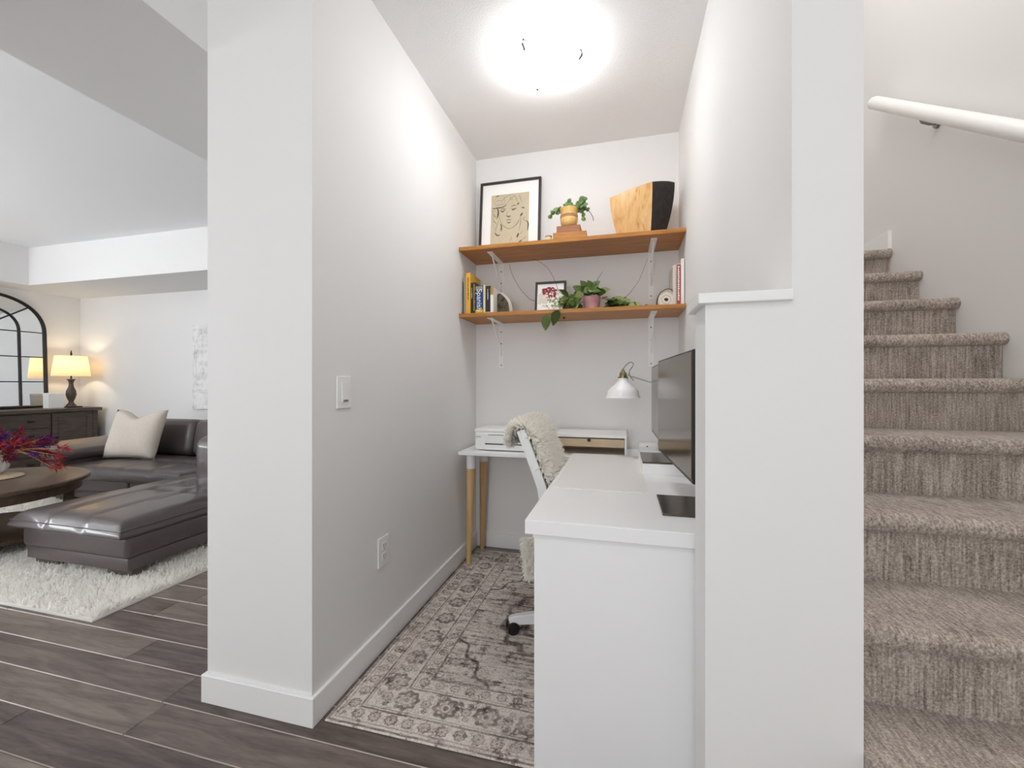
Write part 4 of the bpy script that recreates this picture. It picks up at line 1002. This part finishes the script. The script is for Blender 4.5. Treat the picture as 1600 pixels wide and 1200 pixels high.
for z0, z1 in zip(zz, zz[1:]):
    for y0, y1 in ((2.43, 3.44),):
        w_ = MB().box(SX1-.02, SX1-.002, y0, y1, z0+.006, z1-.006, .003, 1).build('drawer', K, sbd)
        for yk in (2.68, 3.26): MB().box(SX1-.002, SX1+.018, yk-.03, yk+.03, (z0+z1)/2-.008, (z0+z1)/2+.012, .006, 3).build('cup_pull', 'iron', w_, True)
mi = thing('arched_mirror', 'large black iron arched window mirror standing on the sideboard', 'mirror', loc=(-6.895, 3.07, .862)); mi.rotation_euler.y = -.04
mw, msp, mh = .535, .90, .42
def arch(w_, h_, n=28, base=True):
    pts = [(w_, 0), (w_, msp)]
    for i in range(1, n): a = PI*i/n; pts.append((w_*math.copysign(abs(math.cos(a))**.86, math.cos(a)), msp+h_*math.sin(a)**.92))
    return pts+[(-w_, msp), (-w_, 0)]
MB().poly_prism(arch(mw-.006, mh-.006), 'x', -.004, .002).build('mirror_glass', 'mirror', mi)
def bar(pts, r, name, x=.008): return MB().tube([(x, p[0], p[1]) for p in pts], r, 8).build(name, 'iron', mi, True)
bar(arch(mw, mh)+[(mw, 0)], .017, 'outer_frame')
bar(arch(.305, .26), .012, 'inner_arch')
for z in (.30, .60, .90): bar([(-mw, z), (mw, z)], .006, 'cross_bar')
for s in (-1, 1): bar([(0, msp+.02), (s*.40, msp+.30)], .008, 'spoke')
tl = thing('table_lamp', 'lit table lamp with beige drum shade on the sideboard', 'lamp', loc=(-6.70, 3.74, .84))
MB().box(-.075, .075, -.075, .075, 0, .016, .003, 1).build('base', 'iron', tl)
MB().lathe([(.05, .016), (.048, .03), (.03, .05), (.022, .075), (.04, .12), (.05, .165), (.045, .21), (.026, .26), (.020, .30), (.028, .335), (.042, .352), (.042, .356), (.012, .36)], 32).build('body', 'console', tl, True, ang=60)
MB().cyl((0, 0, .355), (0, 0, .66), .009).build('stem', 'iron', tl, True)
def shade_mat():
    m, nt, b = newmat('linen_shade'); t = nt.nodes.new('ShaderNodeBsdfTranslucent'); t.inputs[0].default_value = srgb(234, 214, 180)
    d_ = nt.nodes.new('ShaderNodeBsdfDiffuse'); d_.inputs[0].default_value = srgb(214, 196, 166); x = nt.nodes.new('ShaderNodeMixShader'); x.inputs[0].default_value = .5
    nt.links.new(d_.outputs[0], x.inputs[1]); nt.links.new(t.outputs[0], x.inputs[2]); nt.links.new(x.outputs[0], nt.nodes['Material Output'].inputs[0]); return m
M['shade'] = shade_mat()
MB().lathe([(.178, .395), (.147, .645)], 40, False).build('lamp_shade', 'shade', tl, True)
MB().lathe([(.006, .655), (.011, .672), (.007, .69), (.003, .72)], 12).build('finial', 'iron', tl, True)
pl_ = bpy.data.lights.new('bulb', 'POINT'); pl_.energy = 5; pl_.color = (1, .82, .56); pl_.shadow_soft_size = .035
po = bpy.data.objects.new('bulb', pl_); C.objects.link(po); po.parent = tl; po.location = (0, 0, .53)
wb = thing('white_box', 'plain white box between the mirror and table lamp', 'box', loc=(-6.73, 3.588, .84))
MB().box(-.05, .05, -.075, .075, 0, .15, .004, 2).build('body', 'white_plastic', wb); MB().box(-.052, .052, -.077, .077, .15, .185, .004, 2).build('lid', 'white_plastic', wb)
pa = thing('painting', 'pale grey abstract canvas on the wall above the sofa', 'painting', loc=(-4.52, LY-.02, 1.34))
MB().box(-.5, .5, -.018, .018, -.51, .51, .003, 1).build('canvas', 'canvas', pa)
bpy.context.view_layer.update()
